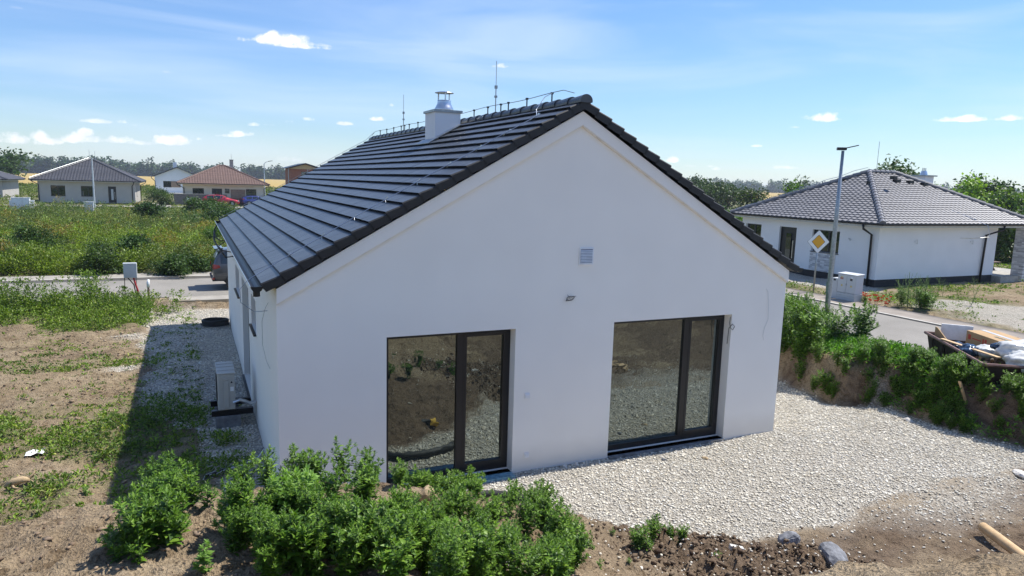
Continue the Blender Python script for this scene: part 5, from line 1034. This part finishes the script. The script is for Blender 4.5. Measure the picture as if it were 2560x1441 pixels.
q = MB(); diamond(q, .475, .0); pl_ = q.build('plate', M['galv'], t); q = MB(); diamond(q, .455, -.0025); q.build('white_field', M['sign_w'], pl_); q = MB(); diamond(q, .285, -.005, .02); q.build('black_border', M['black'], pl_); q = MB(); diamond(q, .265, -.0075, .02); q.build('yellow_field', M['sign_y'], pl_)
# electricity cabinet
t = thing('electricity_cabinet', 'pale grey double-door electricity cabinet at the side road kerb', 'electricity cabinet', (21.3, 8.42, .42))
q = MB(); q.box((0, 0, -.1), (.40, .82, .38)); q.build('base', M['cab'] if 'cab' in M else M['grey_plastic'], t, bevel=.008)
M['cab'] = simple('cabinet_plastic', (.55, .57, .58), .5, var=.06, scale=2)
q = MB(); q.box((.01, .01, .385), (.40, .81, 1.08)); q.prism([(-.02, -.02, 1.08), (.42, -.02, 1.08), (.42, -.02, 1.13), (-.02, -.02, 1.10)], (0, .86, 0)); q.build('housing', M['cab'], t, bevel=.006)
for a in (.02, .415): q = MB(); q.box((-.006, a, .40), (.0095, a+.385, 1.06)); d_ = q.build('door', M['cab'], t, bevel=.004)
for z in (.06, .14, .22, .30): q = MB(); q.box((-.008, .03, z), (-.0005, .79, z+.035)); q.build('vent_slat', M['cab'], t)
M['label_r'] = simple('red_grey_sticker', (.42, .20, .16), .5, var=.4, scale=30); M['label_k'] = simple('dark_sticker', (.05, .05, .06), .5, var=.4, scale=30); M['label_y'] = simple('yellow_sticker', (.60, .48, .15), .5)
for y, z, dy, dz, k in ((.56, .88, .14, .07, 'label_r'), (.58, .96, .10, .035, 'label_y'), (.16, .86, .10, .09, 'label_k'), (.14, .95, .1, .05, 'white_plastic'), (.57, .62, .07, .07, 'label_y'), (.16, .62, .07, .07, 'label_y')): q = MB(); q.box((-.009, y, z), (-.0065, y+dy, z+dz)); q.build('sticker', M[k], t)
q = MB(); q.tube([(-.0065, .41, .72), (-.03, .41, .72)], .022, 10); q.box((-.02, .40, .66), (-.008, .42, .74)); q.build('handle', M['galv'], t)
t = thing('small_cabinet', 'narrow white side box attached left of the electricity cabinet', 'electricity cabinet', (21.35, 9.28, .42))
q = MB(); q.box((0, 0, 0), (.3, .26, .88)); q.build('housing', M['cab'], t, bevel=.006); q = MB(); q.box((-.004, .08, .78), (-.0005, .18, .84)); q.build('lock', M['black'], t)
# grey meter box on legs by the road
t = thing('meter_box', 'grey ribbed meter box on thin legs above red conduits by the road', 'meter box', (-3.02, 18.0, .0)); t.location = (-2.93, 17.35, .27); z0 = .70; w_ = .38; hh = .48
q = MB(); q.box((-w_/2, -.09, z0), (w_/2, .09, z0+hh)); q.box((-w_/2-.012, -.105, z0+hh), (w_/2+.012, .105, z0+hh+.022)); q.box((w_/2, -.1, z0), (w_/2+.02, .1, z0+hh)); q.build('housing', M['cab'], t, bevel=.004)
q = MB()
for k in range(8): q.box((-w_/2+.035+k*.038, -.098, z0+.03), (-w_/2+.055+k*.038, -.0905, z0+hh-.03))
q.build('door_ribs', M['cab'], t)
for x in (-w_/2+.01, w_/2-.02): q = MB(); q.box((x-.01, .02, -.3), (x+.01, .05, z0)); q.build('leg', M['black'], t)
q = MB(); q.tube([(w_/2-.09, -.02, z0), (w_/2-.05, -.03, .5), (w_/2+.02, -.03, .25), (w_/2-.02, -.03, -.1)], .032, 8); q.build('conduit', M['red_pipe'], t, True)
q = MB(); q.tube([(-.08, -.02, z0), (0, -.03, .6), (.1, -.03, .45), (w_/2-.02, -.07, .0), (w_/2-.06, -.05, -.1)], .018, 8); q.build('cable', M['rubber'], t, True)
t = thing('boundary_post', 'short white-tipped dark post standing by the road', 'post', (-2.36, 16.6, G(-2.36, 16.6))); q = MB(); q.tube([(0, 0, -.1), (0, 0, .45)], .032, 8); q.build('shaft', M['wood_dark'], t); q = MB(); q.tube([(0, 0, .45), (0, 0, .60), (.015, 0, .72)], [.045, .05, .03], 8); q.build('tip', M['white_plastic'], t, True)
# small cabinets far left
for (px, d, w_, h_, lb) in ((45, 87, 1.05, 1.25, 'larger white roadside cabinet at the far left in front of the dark bushes'), (33, 87.4, .6, .98, 'lower white cabinet left beside the larger roadside one'), (67, 86.6, .58, 1.28, 'white box on a stand right of the large roadside cabinet'), (79, 86.8, .45, 1.0, 'lowest white box, furthest right of the roadside cabinets'), (222, 84, .85, 1.0, 'pale blue-grey cabinet before the grey bungalow, beside the thin lamp post')):
    p = far(px, 512, d); t = thing('roadside_cabinet', lb, 'electricity cabinet', (p[0], p[1], .27), group='cabinets along the far road'); q = MB(); q.box((-w_/2, -.2, 0), (w_/2, .2, h_)); q.build('housing', M['white_plastic'] if px != 222 else M['cab'], t, bevel=.02)
    q = MB(); q.box((-w_/2+.04, -.215, h_*.35), (w_/2-.04, -.2005, h_-.06)); q.build('door', M['white_plastic'] if px != 222 else M['cab'], t); q = MB(); q.box((-w_/2-.03, -.23, h_), (w_/2+.03, .23, h_+.05)); q.build('lid', M['white_plastic'], t)
# garden wall before the cream house
t = thing('garden_wall', 'low grey stone garden wall in front of the cream bungalow, with a dark gate gap', 'wall', (-2.9, 94.3, .2)); q = MB(); q.box((0, 0, -.2), (4.95, .3, 1.48)); q.build('wall', M['block_grey'], t); q = MB(); q.box((-.04, -.04, 1.482), (4.99, .34, 1.56)); q.build('coping', M['concrete'], t)
q = MB(); q.box((5.95, 0, -.2), (6.55, .5, 1.48)); q.box((5.92, -.03, 1.481), (6.58, .53, 1.56)); q.build('pillar', M['block_grey'], t); q = MB(); q.box((6.56, .1, -.2), (11.0, .3, 1.1)); q.build('fence_panel', M['wood_dark'], t); q = MB(); q.box((4.96, .12, -.1), (5.94, .18, 1.35)); q.build('gate', M['wood_dark'], t); q = MB(); q.box((10.0, -.05, -.2), (10.6, .45, 1.3)); q.build('pillar', M['block_grey'], t)
q = MB(); q.box((1.5, -.12, .55), (1.9, -.002, 1.0)); q.build('letter_box', M['white_plastic'], t); q = MB(); q.box((0, .3, -.2), (.25, 6, 1.4)); q.build('side_wall', M['block_grey'], t)

# ------------------------------------------------------------------ heat pump beside the house
t = thing('heat_pump_unit', 'grey outdoor heat pump unit on black rails beside the left wall', 'heat pump', (-.50, 3.72, .30))
M['hp'] = simple('unit_grey', (.46, .45, .41), .45, var=.04)
q = MB(); q.box((-.155, -.05, .03), (.135, .80, .70)); q.build('casing', M['hp'], t, bevel=.02)
q = MB(); q.box((-.165, -.06, .702), (.145, .81, .722)); 
for k in (.14, .40, .62): q.box((-.16, k, .7225), (.14, k+.03, .730))
q.build('lid', M['hp'], t, bevel=.005)
q = MB(); q.box((-.06, -.072, .08), (.03, -.0505, .58)); q.box((-.07, -.066, .585), (.04, -.0505, .625)); q.build('service_cover', M['hp'], t, bevel=.004)
q = MB(); q.add([(.06, -.0525, .53), (.10, -.0525, .53), (.08, -.0525, .57)], [(0, 1, 2)]); q.build('warning_mark', M['black'], t); q = MB(); q.box((.055, -.0520, .38), (.115, -.0505, .46)); q.build('type_plate', M['white_plastic'], t)
q = MB(); q.tube([(-.158, .375, .36), (-.17, .375, .36)], .27, 24); q.build('fan_grille', M['black'], t)
q = MB()
for k in range(2): q.tube([(.10, -.07+.03*k, .17), (.20, -.09+.03*k, .21), (.30, -.08+.04*k, .17), (.38, -.06+.04*k, .12), (.49, -.05+.04*k, .13)], .028, 8)
q.build('insulated_pipe', M['steel'], t)
t = thing('unit_stand', 'two black rails laid on grey concrete blocks under the heat pump', 'stand', (-.50, 3.72, 0)); 
for y in (0.0, .62): q = MB(); q.box((-.27, y-.03, .22), (.44, y+.07, .325)); q.build('rail', M['black'], t)
for y in (-.02, .60): q = MB(); q.box((-.20, y-.06, -.05), (.22, y+.14, .2195)); q.build('concrete_block', M['stone_grey'], t, bevel=.006)
# cables on the gravel near the corner
t = thing('cable_bundle', 'bundle of white and black cables lying on the shaded gravel by the wall', 'cables', (-.5, 1.6, .03))
for k, (mt, r_) in enumerate((('white_plastic', .010), ('white_plastic', .009), ('rubber', .016), ('rubber', .012), ('grey_plastic', .008))):
    q = MB(); o_ = k*.014; q.tube([(.46, .30+o_, .16), (.36, .22+o_, .06), (.1, .04+o_*1.5, .03), (-.14, -.05+o_*1.2, .035), (-.26-.04*k, -.12+o_*2-.1*(k > 1), .02), (-.34-.03*k, -.14-.16*(k > 1), .02)], r_, 6); q.build('cable', M[mt], t, True)
t = thing('coiled_hose', 'coil of black drainage hose on the gravel at the far left wall', 'hose coil', (-.42, 12.9, 0.03))
q = MB(); q.tube([((.34+.02*(a % 3))*math.cos(a), (.30+.02*(a % 2))*math.sin(a), .03+.022*a/6.28*1.6) for a in np.linspace(0, 31, 170)], .026, 7); q.build('coil', M['rubber'], t, True)
# black corrugated pipe in a loop, one end with a yellow cap
def corr(mb, pts, r, pitch=.03, n=12):
    P_ = np.array(pts, float); tt = np.linspace(0, len(P_)-1, 400); out_ = []
    for t_ in tt:
        i = min(int(t_), len(P_)-2); u = t_-i; p0, p1, p2, p3 = P_[max(i-1, 0)], P_[i], P_[i+1], P_[min(i+2, len(P_)-1)]
        out_.append(.5*((2*p1)+(-p0+p2)*u+(2*p0-5*p1+4*p2-p3)*u*u+(-p0+3*p1-3*p2+p3)*u**3))
    mb.tube(out_, [r*(1 if k % 2 else .90) for k in range(400)], n, cap=False)
t = thing('corrugated_pipe', 'looped black corrugated drain pipe with a yellow cap lying on the gravel behind the weeds', 'pipe', (2.8, -.9, 0))
q = MB()
pp = [(.42, -.15, .085), (.1, .13, .08), (-.45, .28, .08), (-.95, .15, .08), (-1.2, -.25, .10), (-1.1, -.75, .16), (-.6, -1.0, .2), (-.2, -1.05, .16), (.12, -1.0, .12)]
corr(q, pp, .062); q.build('pipe', M['rubber'], t, True)
q = MB(); q.tube([(.42, -.15, .085), (.43, -.16, .085)], .05, 12); q.build('pipe_mouth', M['dark_hole'], t)
q = MB(); q.tube([(.11, -1.0, .12), (.24, -.99, .12)], .072, 14); q.build('end_cap', M['yellow'], t)
# round pole at the lower right
a = np.array([8.72, -4.10, .09]); b_ = np.array([7.9, -5.75, .11]); t = thing('round_pole', 'pale round wooden pole lying on the soil at the lower right', 'pole', tuple(a)); q = MB()
q.tube([(0, 0, .0)]+[tuple((b_-a)*k/6+np.array((.004*math.sin(k), 0, 0))) for k in range(7)][1:], [.066]+[.068]*4+[.07, .07], 16); q.build('pole', M['wood'], t, True); q = MB(); q.tube([(0.002, .004, 0), (-.001, -.001, 0)], .064, 14); q.build('cut_end', M['wood'], t)
# stones and small finds
def rock(name, label, px, py, sx, sy, sz, mt, seed, cat='stone', z=None):
    p = hit(px, py); bm = bmesh.new(); bmesh.ops.create_icosphere(bm, subdivisions=3, radius=1); r_ = random.Random(seed)
    pl2 = [(Vector([r_.gauss(0, 1) for _ in range(3)]).normalized(), r_.uniform(.6, .85)) for _ in range(9)]
    for v in bm.verts:
        for n_, d_ in pl2:
            e = v.co.dot(n_)-d_
            if e > 0: v.co -= n_*e
        v.co += Vector([r_.gauss(0, .03) for _ in range(3)])
        v.co = Vector((v.co.x*sx, v.co.y*sy, v.co.z*sz))
    me = bpy.data.meshes.new(name); bm.to_mesh(me); bm.free(); me.materials.append(M[mt]); o = bpy.data.objects.new(name, me); C.objects.link(o); o.location = (p[0], p[1], G(p[0], p[1])+sz*.35); o.rotation_euler = (r_.uniform(-.2, .2), r_.uniform(-.2, .2), r_.uniform(0, 3)); return tag(o, label, cat)
M['stone_grey2'] = simple('blue_grey_stone', (.19, .195, .21), .9, var=.4, scale=14, bmp=.8, bscale=40)
M['stone_w'] = simple('pale_stone', (.58, .55, .50), .9, var=.2, scale=14, bmp=.5, bscale=40)
rock('boulder', 'blue-grey lump of rock on the dug soil, just below the gravel edge', 1972, 1368, .16, .12, .11, 'stone_grey2', 1)
rock('boulder', 'largest grey rock half sunk in the dug soil at the bottom edge', 2076, 1425, .24, .17, .14, 'stone_grey2', 2)
rock('stone', 'white stone by the gravel at the right edge of the picture', 2550, 1192, .16, .11, .07, 'stone_w', 3)
rock('stone', 'light grey stone between the weeds at the bottom centre', 1268, 1424, .05, .04, .035, 'stone_w', 4)
rock('stone', 'tan stone in the gravel close to the middle of the house front', 1412, 1168, .05, .04, .035, 'stone_w', 5)
rock('stone', 'second tan stone in the gravel, a little right of the first', 1441, 1163, .045, .04, .035, 'stone_w', 6)
rock('stone', 'flat brown stone in the gravel near the wide glazed door', 1660, 1153, .06, .04, .025, 'stone_grey', 7)
rock('stone', 'reddish stone lying on the gravel right of the wide glazed door', 1762, 1150, .06, .05, .03, 'root', 8)
rock('stone', 'pinkish stone at the foot of the bank right of the gravel', 2272, 1055, .09, .07, .06, 'stone_w', 9)
rock('soil_lump', 'brown lump of matted dry roots and soil at the end of the heap crest', 1065, 1262, .10, .09, .13, 'root', 10, 'soil lump')
p = hit(1838, 1398); t = thing('broken_brick', 'broken pale brick lying in the dug soil left of the blue-grey rock', 'brick', (p[0], p[1], G(p[0], p[1])+.02), R(-25)); q = MB(); q.box((-.08, -.03, -.02), (.08, .03, .035)); q.build('brick', M['stone_w'], t, bevel=.006); t.rotation_euler[1] = .2
p = hit(88, 1140); t = thing('crumpled_paper', 'crumpled white paper litter among the weeds at the lower left', 'litter', (p[0], p[1], G(p[0], p[1])+.05)); q = MB(); r_ = random.Random(4)
gp = [[(.18*(i/3-.5)*1.4, .14*(j/3-.5)*1.3, r_.uniform(0, .05)) for j in range(4)] for i in range(4)]; q.add([p for r in gp for p in r], [(i*4+j, i*4+j+1, i*4+j+5, i*4+j+4) for i in range(3) for j in range(3)]); q.build('sheet', M['foam'], t)
p = hit(60, 1222); t = thing('tree_root', 'dug-up pale root lump with a thin tail on the heap at the left edge', 'root', (p[0], p[1], G(p[0], p[1])+.04)); q = MB()
q.tube([(-.22, .02, -.03), (-.12, .0, .03), (0, 0, .05), (.07, .01, .03)], [.03, .06, .05, .03], 9); q.tube([(.04, .0, .03), (.12, .06, .10), (.14, .08, .14)], [.025, .014, .004], 7); q.tube([(.05, 0, .03), (.15, -.04, .0), (.22, -.13, -.02), (.26, -.20, -.02), (.33, -.22, 0), (.42, -.22, .0)], [.018, .010, .008, .006, .005, .003], 6); q.tube([(-.1, 0, .05), (-.06, .1, .08), (-.12, .18, .1)], [.02, .01, .004], 6); q.tube([(-.14, 0, 0), (-.1, -.1, -.02), (0, -.16, -.02)], [.03, .015, .005], 6); q.build('root', M['root'], t, True)
for (a_, b2, lb) in (((2404, 965), (2432, 1005), 'weathered wooden stake sticking in the bare soil of the bank'),):
    p = hit(2418, 1000); t = thing('wooden_stake', lb, 'stake', (p[0], p[1], G(p[0], p[1]))); q = MB(); q.obox((-.02, 0, -.05), (.045, 0, 0), (0, .04, 0), (-.12, .1, .42)); q.build('stake', M['wood'], t)
# ------------------------------------------------------------------ skip with rubbish
P0 = np.array([14.9, 1.18, .33]); dl = nvec(np.array([-1.85, -2.49, 0])); dn = np.array([.80, -.60, 0]); LL, WW, HH = 3.10, 1.9, .97
def SK(u, v, z): return P0+dl*u+dn*v+np.array((0, 0, z))
t = thing('rubbish_skip', 'rusty brown metal skip full of building rubbish behind the bank on the right', 'skip', (0, 0, 0))
q = MB(); th = .04; b0, b1 = .30, LL-.30; i0 = .12
outer = [SK(0, 0, HH), SK(LL, 0, HH), SK(LL, WW, HH), SK(0, WW, HH)]; bot = [SK(b0, i0, 0), SK(b1, i0, 0), SK(b1, WW-i0, 0), SK(b0, WW-i0, 0)]
inn = [SK(th, th, HH), SK(LL-th, th, HH), SK(LL-th, WW-th, HH), SK(th, WW-th, HH)]; ib = [SK(b0+th, i0+th, th), SK(b1-th, i0+th, th), SK(b1-th, WW-i0-th, th), SK(b0+th, WW-i0-th, th)]
q.add(outer+bot+inn+ib, [(k, (k+1) % 4, 4+(k+1) % 4, 4+k) for k in range(4)]+[(4, 5, 6, 7)]+[(8+k, 8+(k+1) % 4, 12+(k+1) % 4, 12+k) for k in range(4)]+[(12, 13, 14, 15)]+[(k, (k+1) % 4, 8+(k+1) % 4, 8+k) for k in range(4)]); q.build('tub', M['skip'], t)
q = MB()
for (a0, a1) in ((SK(-.03, -.03, HH+.0), SK(LL+.03, -.03, HH)), (SK(LL+.0, -.03, HH), SK(LL, WW+.03, HH)), (SK(-.0, -.03, HH), SK(0, WW+.03, HH)), (SK(0, WW, HH), SK(LL, WW, HH))): q.tube([a0+(0, 0, -.0), a1+(0, 0, -.0)], .034, 6)
q.build('rim', M['skip_rim'], t)
for u in (.5, 1.1, 1.7, 2.3, 2.8): q = MB(); a0 = SK(u, -.035, HH-.06); a1 = SK(u, i0-.04, .05); q.tube([a0, a1], .03, 4); q.build('rib', M['skip'], t)
r_ = random.Random(8)
q = MB()
for k in range(160):
    c_ = SK(r_.uniform(.25, LL-.25), r_.uniform(.2, WW-.2), HH-.28+r_.uniform(-.1, .10)); s_ = r_.uniform(.03, .10); ax = nvec([r_.gauss(0, 1) for _ in range(3)]); ay = nvec(np.cross(ax, [r_.gauss(0, 1) for _ in range(3)])); q.obox(c_, ax*s_*1.6, ay*s_, np.cross(ax, ay)*s_*.5)
q.box(tuple(SK(LL/2, WW/2, HH-.6)-(.5, .5, 0)), tuple(SK(LL/2, WW/2, HH-.3)+(.5, .5, 0)))
M['rubbish'] = stonemat('mixed_rubbish', [(.05, .045, .04), (.45, .42, .36), (.12, .10, .08), (.30, .20, .12), (.62, .60, .56), (.20, .19, .17)]); o = q.build('rubble_fill', M['rubbish'], None); tag(o, 'mixed building rubbish filling the bottom of the skip', 'rubbish', kind='stuff')
M['card'] = simple('cardboard', (.43, .28, .14), .85, var=.10, scale=3)
M['print_r'] = simple('red_print', (.50, .07, .04), .8); M['print_k'] = simple('grey_print', (.10, .12, .10), .8); M['tape'] = simple('silver_tape', (.50, .50, .50), .35)
t = thing('cardboard_box', 'big cardboard box with red print lying on top of the skip', 'cardboard box', tuple(SK(.72, .78, HH-.18))); bu = nvec(dl*.93+dn*.37); bv = np.cross((0, 0, 1), bu); bv = bv if np.dot(bv, dn) > 0 else -bv
BL, BWd, BH = 1.25, .72, .40; up_ = np.array((0, 0, 1.)); tilt = nvec(bu*.995-up_*.06); o_ = -bu*.2-bv*.1
q = MB(); q.obox(o_, tilt*BL, bv*BWd, up_*BH); q.build('carton', M['card'], t, bevel=.006)
q = MB()
e3 = .004
for (u0, u1, z0_, z1_) in ((.06, .14, .22, .33), (.18, .42, .25, .275), (.46, .50, .18, .33), (.52, .57, .18, .33), (.62, .86, .24, .265), (.90, .93, .16, .31), (.95, .98, .16, .31), (1.02, 1.2, .24, .262)): q.obox(o_-bv*e3+tilt*u0+up_*z0_, tilt*(u1-u0), bv*.002, up_*(z1_-z0_))
for (v0, v1, z0_, z1_) in ((.05, .12, .17, .30), (.14, .18, .17, .30), (.2, .27, .17, .30), (.32, .50, .21, .235), (.54, .58, .16, .29), (.61, .66, .16, .29)): q.obox(o_+tilt*(BL+e3)+bv*v0+up_*z0_, bv*(v1-v0), tilt*.002, up_*(z1_-z0_))
q.build('red_print', M['print_r'], t)
q = MB(); 
for (u0, u1, v0, v1) in ((.55, .62, .18, .26), (.65, .72, .18, .26), (.75, .79, .18, .26), (.82, .92, .18, .26)): q.obox(o_+up_*(BH+.003)+tilt*u0+bv*v0, tilt*(u1-u0), bv*(v1-v0), up_*.002)
q.tube([o_-bv*.005+tilt*(.74+.03*math.cos(a))+up_*(.08+.03*math.sin(a)) for a in np.linspace(.8, 5.4, 9)], .006, 4); q.build('grey_print', M['print_k'], t)
q = MB(); q.obox(o_+up_*(BH+.003)+tilt*.0+bv*.36, tilt*1.25, bv*.10, up_*.002); q.obox(o_+tilt*(BL+.0045)+bv*.34+up_*.24, bv*.12, tilt*.003, up_*.165); q.build('tape', M['tape'], t)
t = thing('foam_board', 'white foam board standing up at the left end of the skip', 'foam board', tuple(SK(.10, .25, HH-.1))); q = MB(); q.obox((0, 0, 0), dn*.62+dl*.12, nvec(dl)*.035, (0, 0, .36)); q.build('board', M['foam'], t)
t = thing('foam_board', 'white foam board sticking out behind the cardboard box at the right', 'foam board', tuple(SK(1.45, 1.45, HH-.1))); q = MB(); q.prism([np.array((0, 0, 0)), dl*.9+dn*.2, dl*.85+dn*.2+(0, 0, .14), np.array((.0, 0, .36))], dn*.03); q.build('board', M['foam'], t)
t = thing('cardboard_flap', 'leaning dark green-brown carton flap in front of the left foam board', 'cardboard', tuple(SK(.12, .12, HH-.15))); q = MB(); q.prism([np.array((0, 0, 0)), dl*.62+dn*.08, dl*.60+dn*.08+(0, 0, .10), dl*.12+(0, 0, .33), np.array((0, 0, .33))], dn*.02); q.build('flap', M['card'], t)
t = thing('wooden_plank', 'long thin wooden plank laid across the skip onto its near rim', 'plank', tuple(SK(.95, -.06, HH+.04))); q = MB(); q.obox((0, 0, 0), dl*1.55+dn*.52-up_*.02, nvec(dn*.95-dl*.3)*.09, up_*.022); q.build('plank', M['wood'], t)
def bag(label, c, s, mt, seed):
    bm = bmesh.new(); bmesh.ops.create_icosphere(bm, subdivisions=4, radius=1)
    for v in bm.verts:
        x, y, z = v.co; n_ = math.sin(x*3.1+seed)*math.cos(y*2.7+seed*2)+.5*math.sin(z*6+x*5+seed)+.35*math.sin(11*x+7*y+5*z+seed)+.25*math.sin(17*y-13*z+seed); v.co *= 1+.15*n_+.03*math.sin(31*x+23*z+seed)*math.cos(27*y-19*x); v.co = Vector((v.co.x*s[0], v.co.y*s[1], v.co.z*s[2]))
    me = bpy.data.meshes.new('rubbish_bag'); bm.to_mesh(me); bm.free(); me.polygons.foreach_set('use_smooth', [True]*len(me.polygons)); me.materials.append(M[mt]); o = bpy.data.objects.new('rubbish_bag', me); C.objects.link(o); o.location = tuple(c); tag(o, label, 'rubbish bag')
bag('milky plastic rubbish bag piled highest at the right of the skip', SK(2.05, 1.05, HH+.10), (.42, .38, .24), 'bag_clear', 1)
bag('smaller milky plastic bag sagging beside the cardboard box', SK(1.72, .62, HH-.02), (.26, .24, .14), 'bag_clear', 2)
bag('milky plastic bag lying over the near right rim of the skip', SK(2.75, .9, HH+.03), (.42, .40, .20), 'bag_clear', 3)
bag('dark blue rubbish bag pressed against the near rim of the skip', SK(1.65, .30, HH-.05), (.27, .20, .15), 'bag_blue', 4)
bag('small crumpled dark blue bag further left along the near rim', SK(1.12, .24, HH-.06), (.22, .14, .10), 'bag_blue', 5)
bag('little blue bag lying on the milky plastic', SK(1.98, .62, HH+.16), (.11, .09, .07), 'bag_blue', 6)
# right edge: stack of panels and the picnic table
t = thing('panel_stack', 'stack of grey panels on a pallet at the right edge of the plot', 'stack', (31.0, 7.1, .45), R(-8)); 
for k in range(6): q = MB(); q.box((0, -1.2, .12+k*.095), (2.2, .3, .205+k*.095)); q.build('panel', M['grey_plastic'] if k % 2 == 0 else M['concrete'], t)
q = MB(); q.box((-.02, -1.22, .692), (2.22, .32, .72)); q.build('cover_sheet', M['foam'], t); q = MB(); q.box((0, -1.2, -.1), (2.2, .3, .115)); q.build('pallet', M['wood_dark'], t)
t = thing('picnic_table', 'dark wooden picnic table on the covered terrace', 'picnic table', (36.0, 13.6, .75), R(0))
q = MB(); q.box((-1.2, -.4, .70), (1.2, .4, .76)); q.build('table_top', M['wood_dark'], t)
for y in (-.75, .75): q = MB(); q.box((-1.2, y-.14, .40), (1.2, y+.14, .45)); q.build('bench_seat', M['wood_dark'], t)
for x in (-.95, .95):
    for s_ in (-1, 1): q = MB(); q.obox((x-.05, s_*.78, 0), (.1, 0, 0), (0, .1, 0), (0, -s_*.55, .70)); q.build('leg', M['wood_dark'], t)
    q = MB(); q.box((x-.04, -.8, .36), (x+.04, .8, .40)); q.build('crossbar', M['wood_dark'], t)

# ------------------------------------------------------------------ hazy summer air
q = MB(); q.box((-2600, -1000, -1.2), (3300, 4100, 19)); hz = q.build('haze', None or M['foam']); hz.data.materials.clear()
m = bpy.data.materials.new('haze_air'); m.use_nodes = True; t = m.node_tree; t.nodes.clear(); o = t.nodes.new('ShaderNodeOutputMaterial'); v = t.nodes.new('ShaderNodeVolumePrincipled')
v.inputs['Color'].default_value = (.80, .88, 1, 1); v.inputs['Density'].default_value = .00028; v.inputs['Anisotropy'].default_value = .2; t.links.new(v.outputs[0], o.inputs['Volume']); hz.data.materials.append(m); tag(hz, kind='stuff')
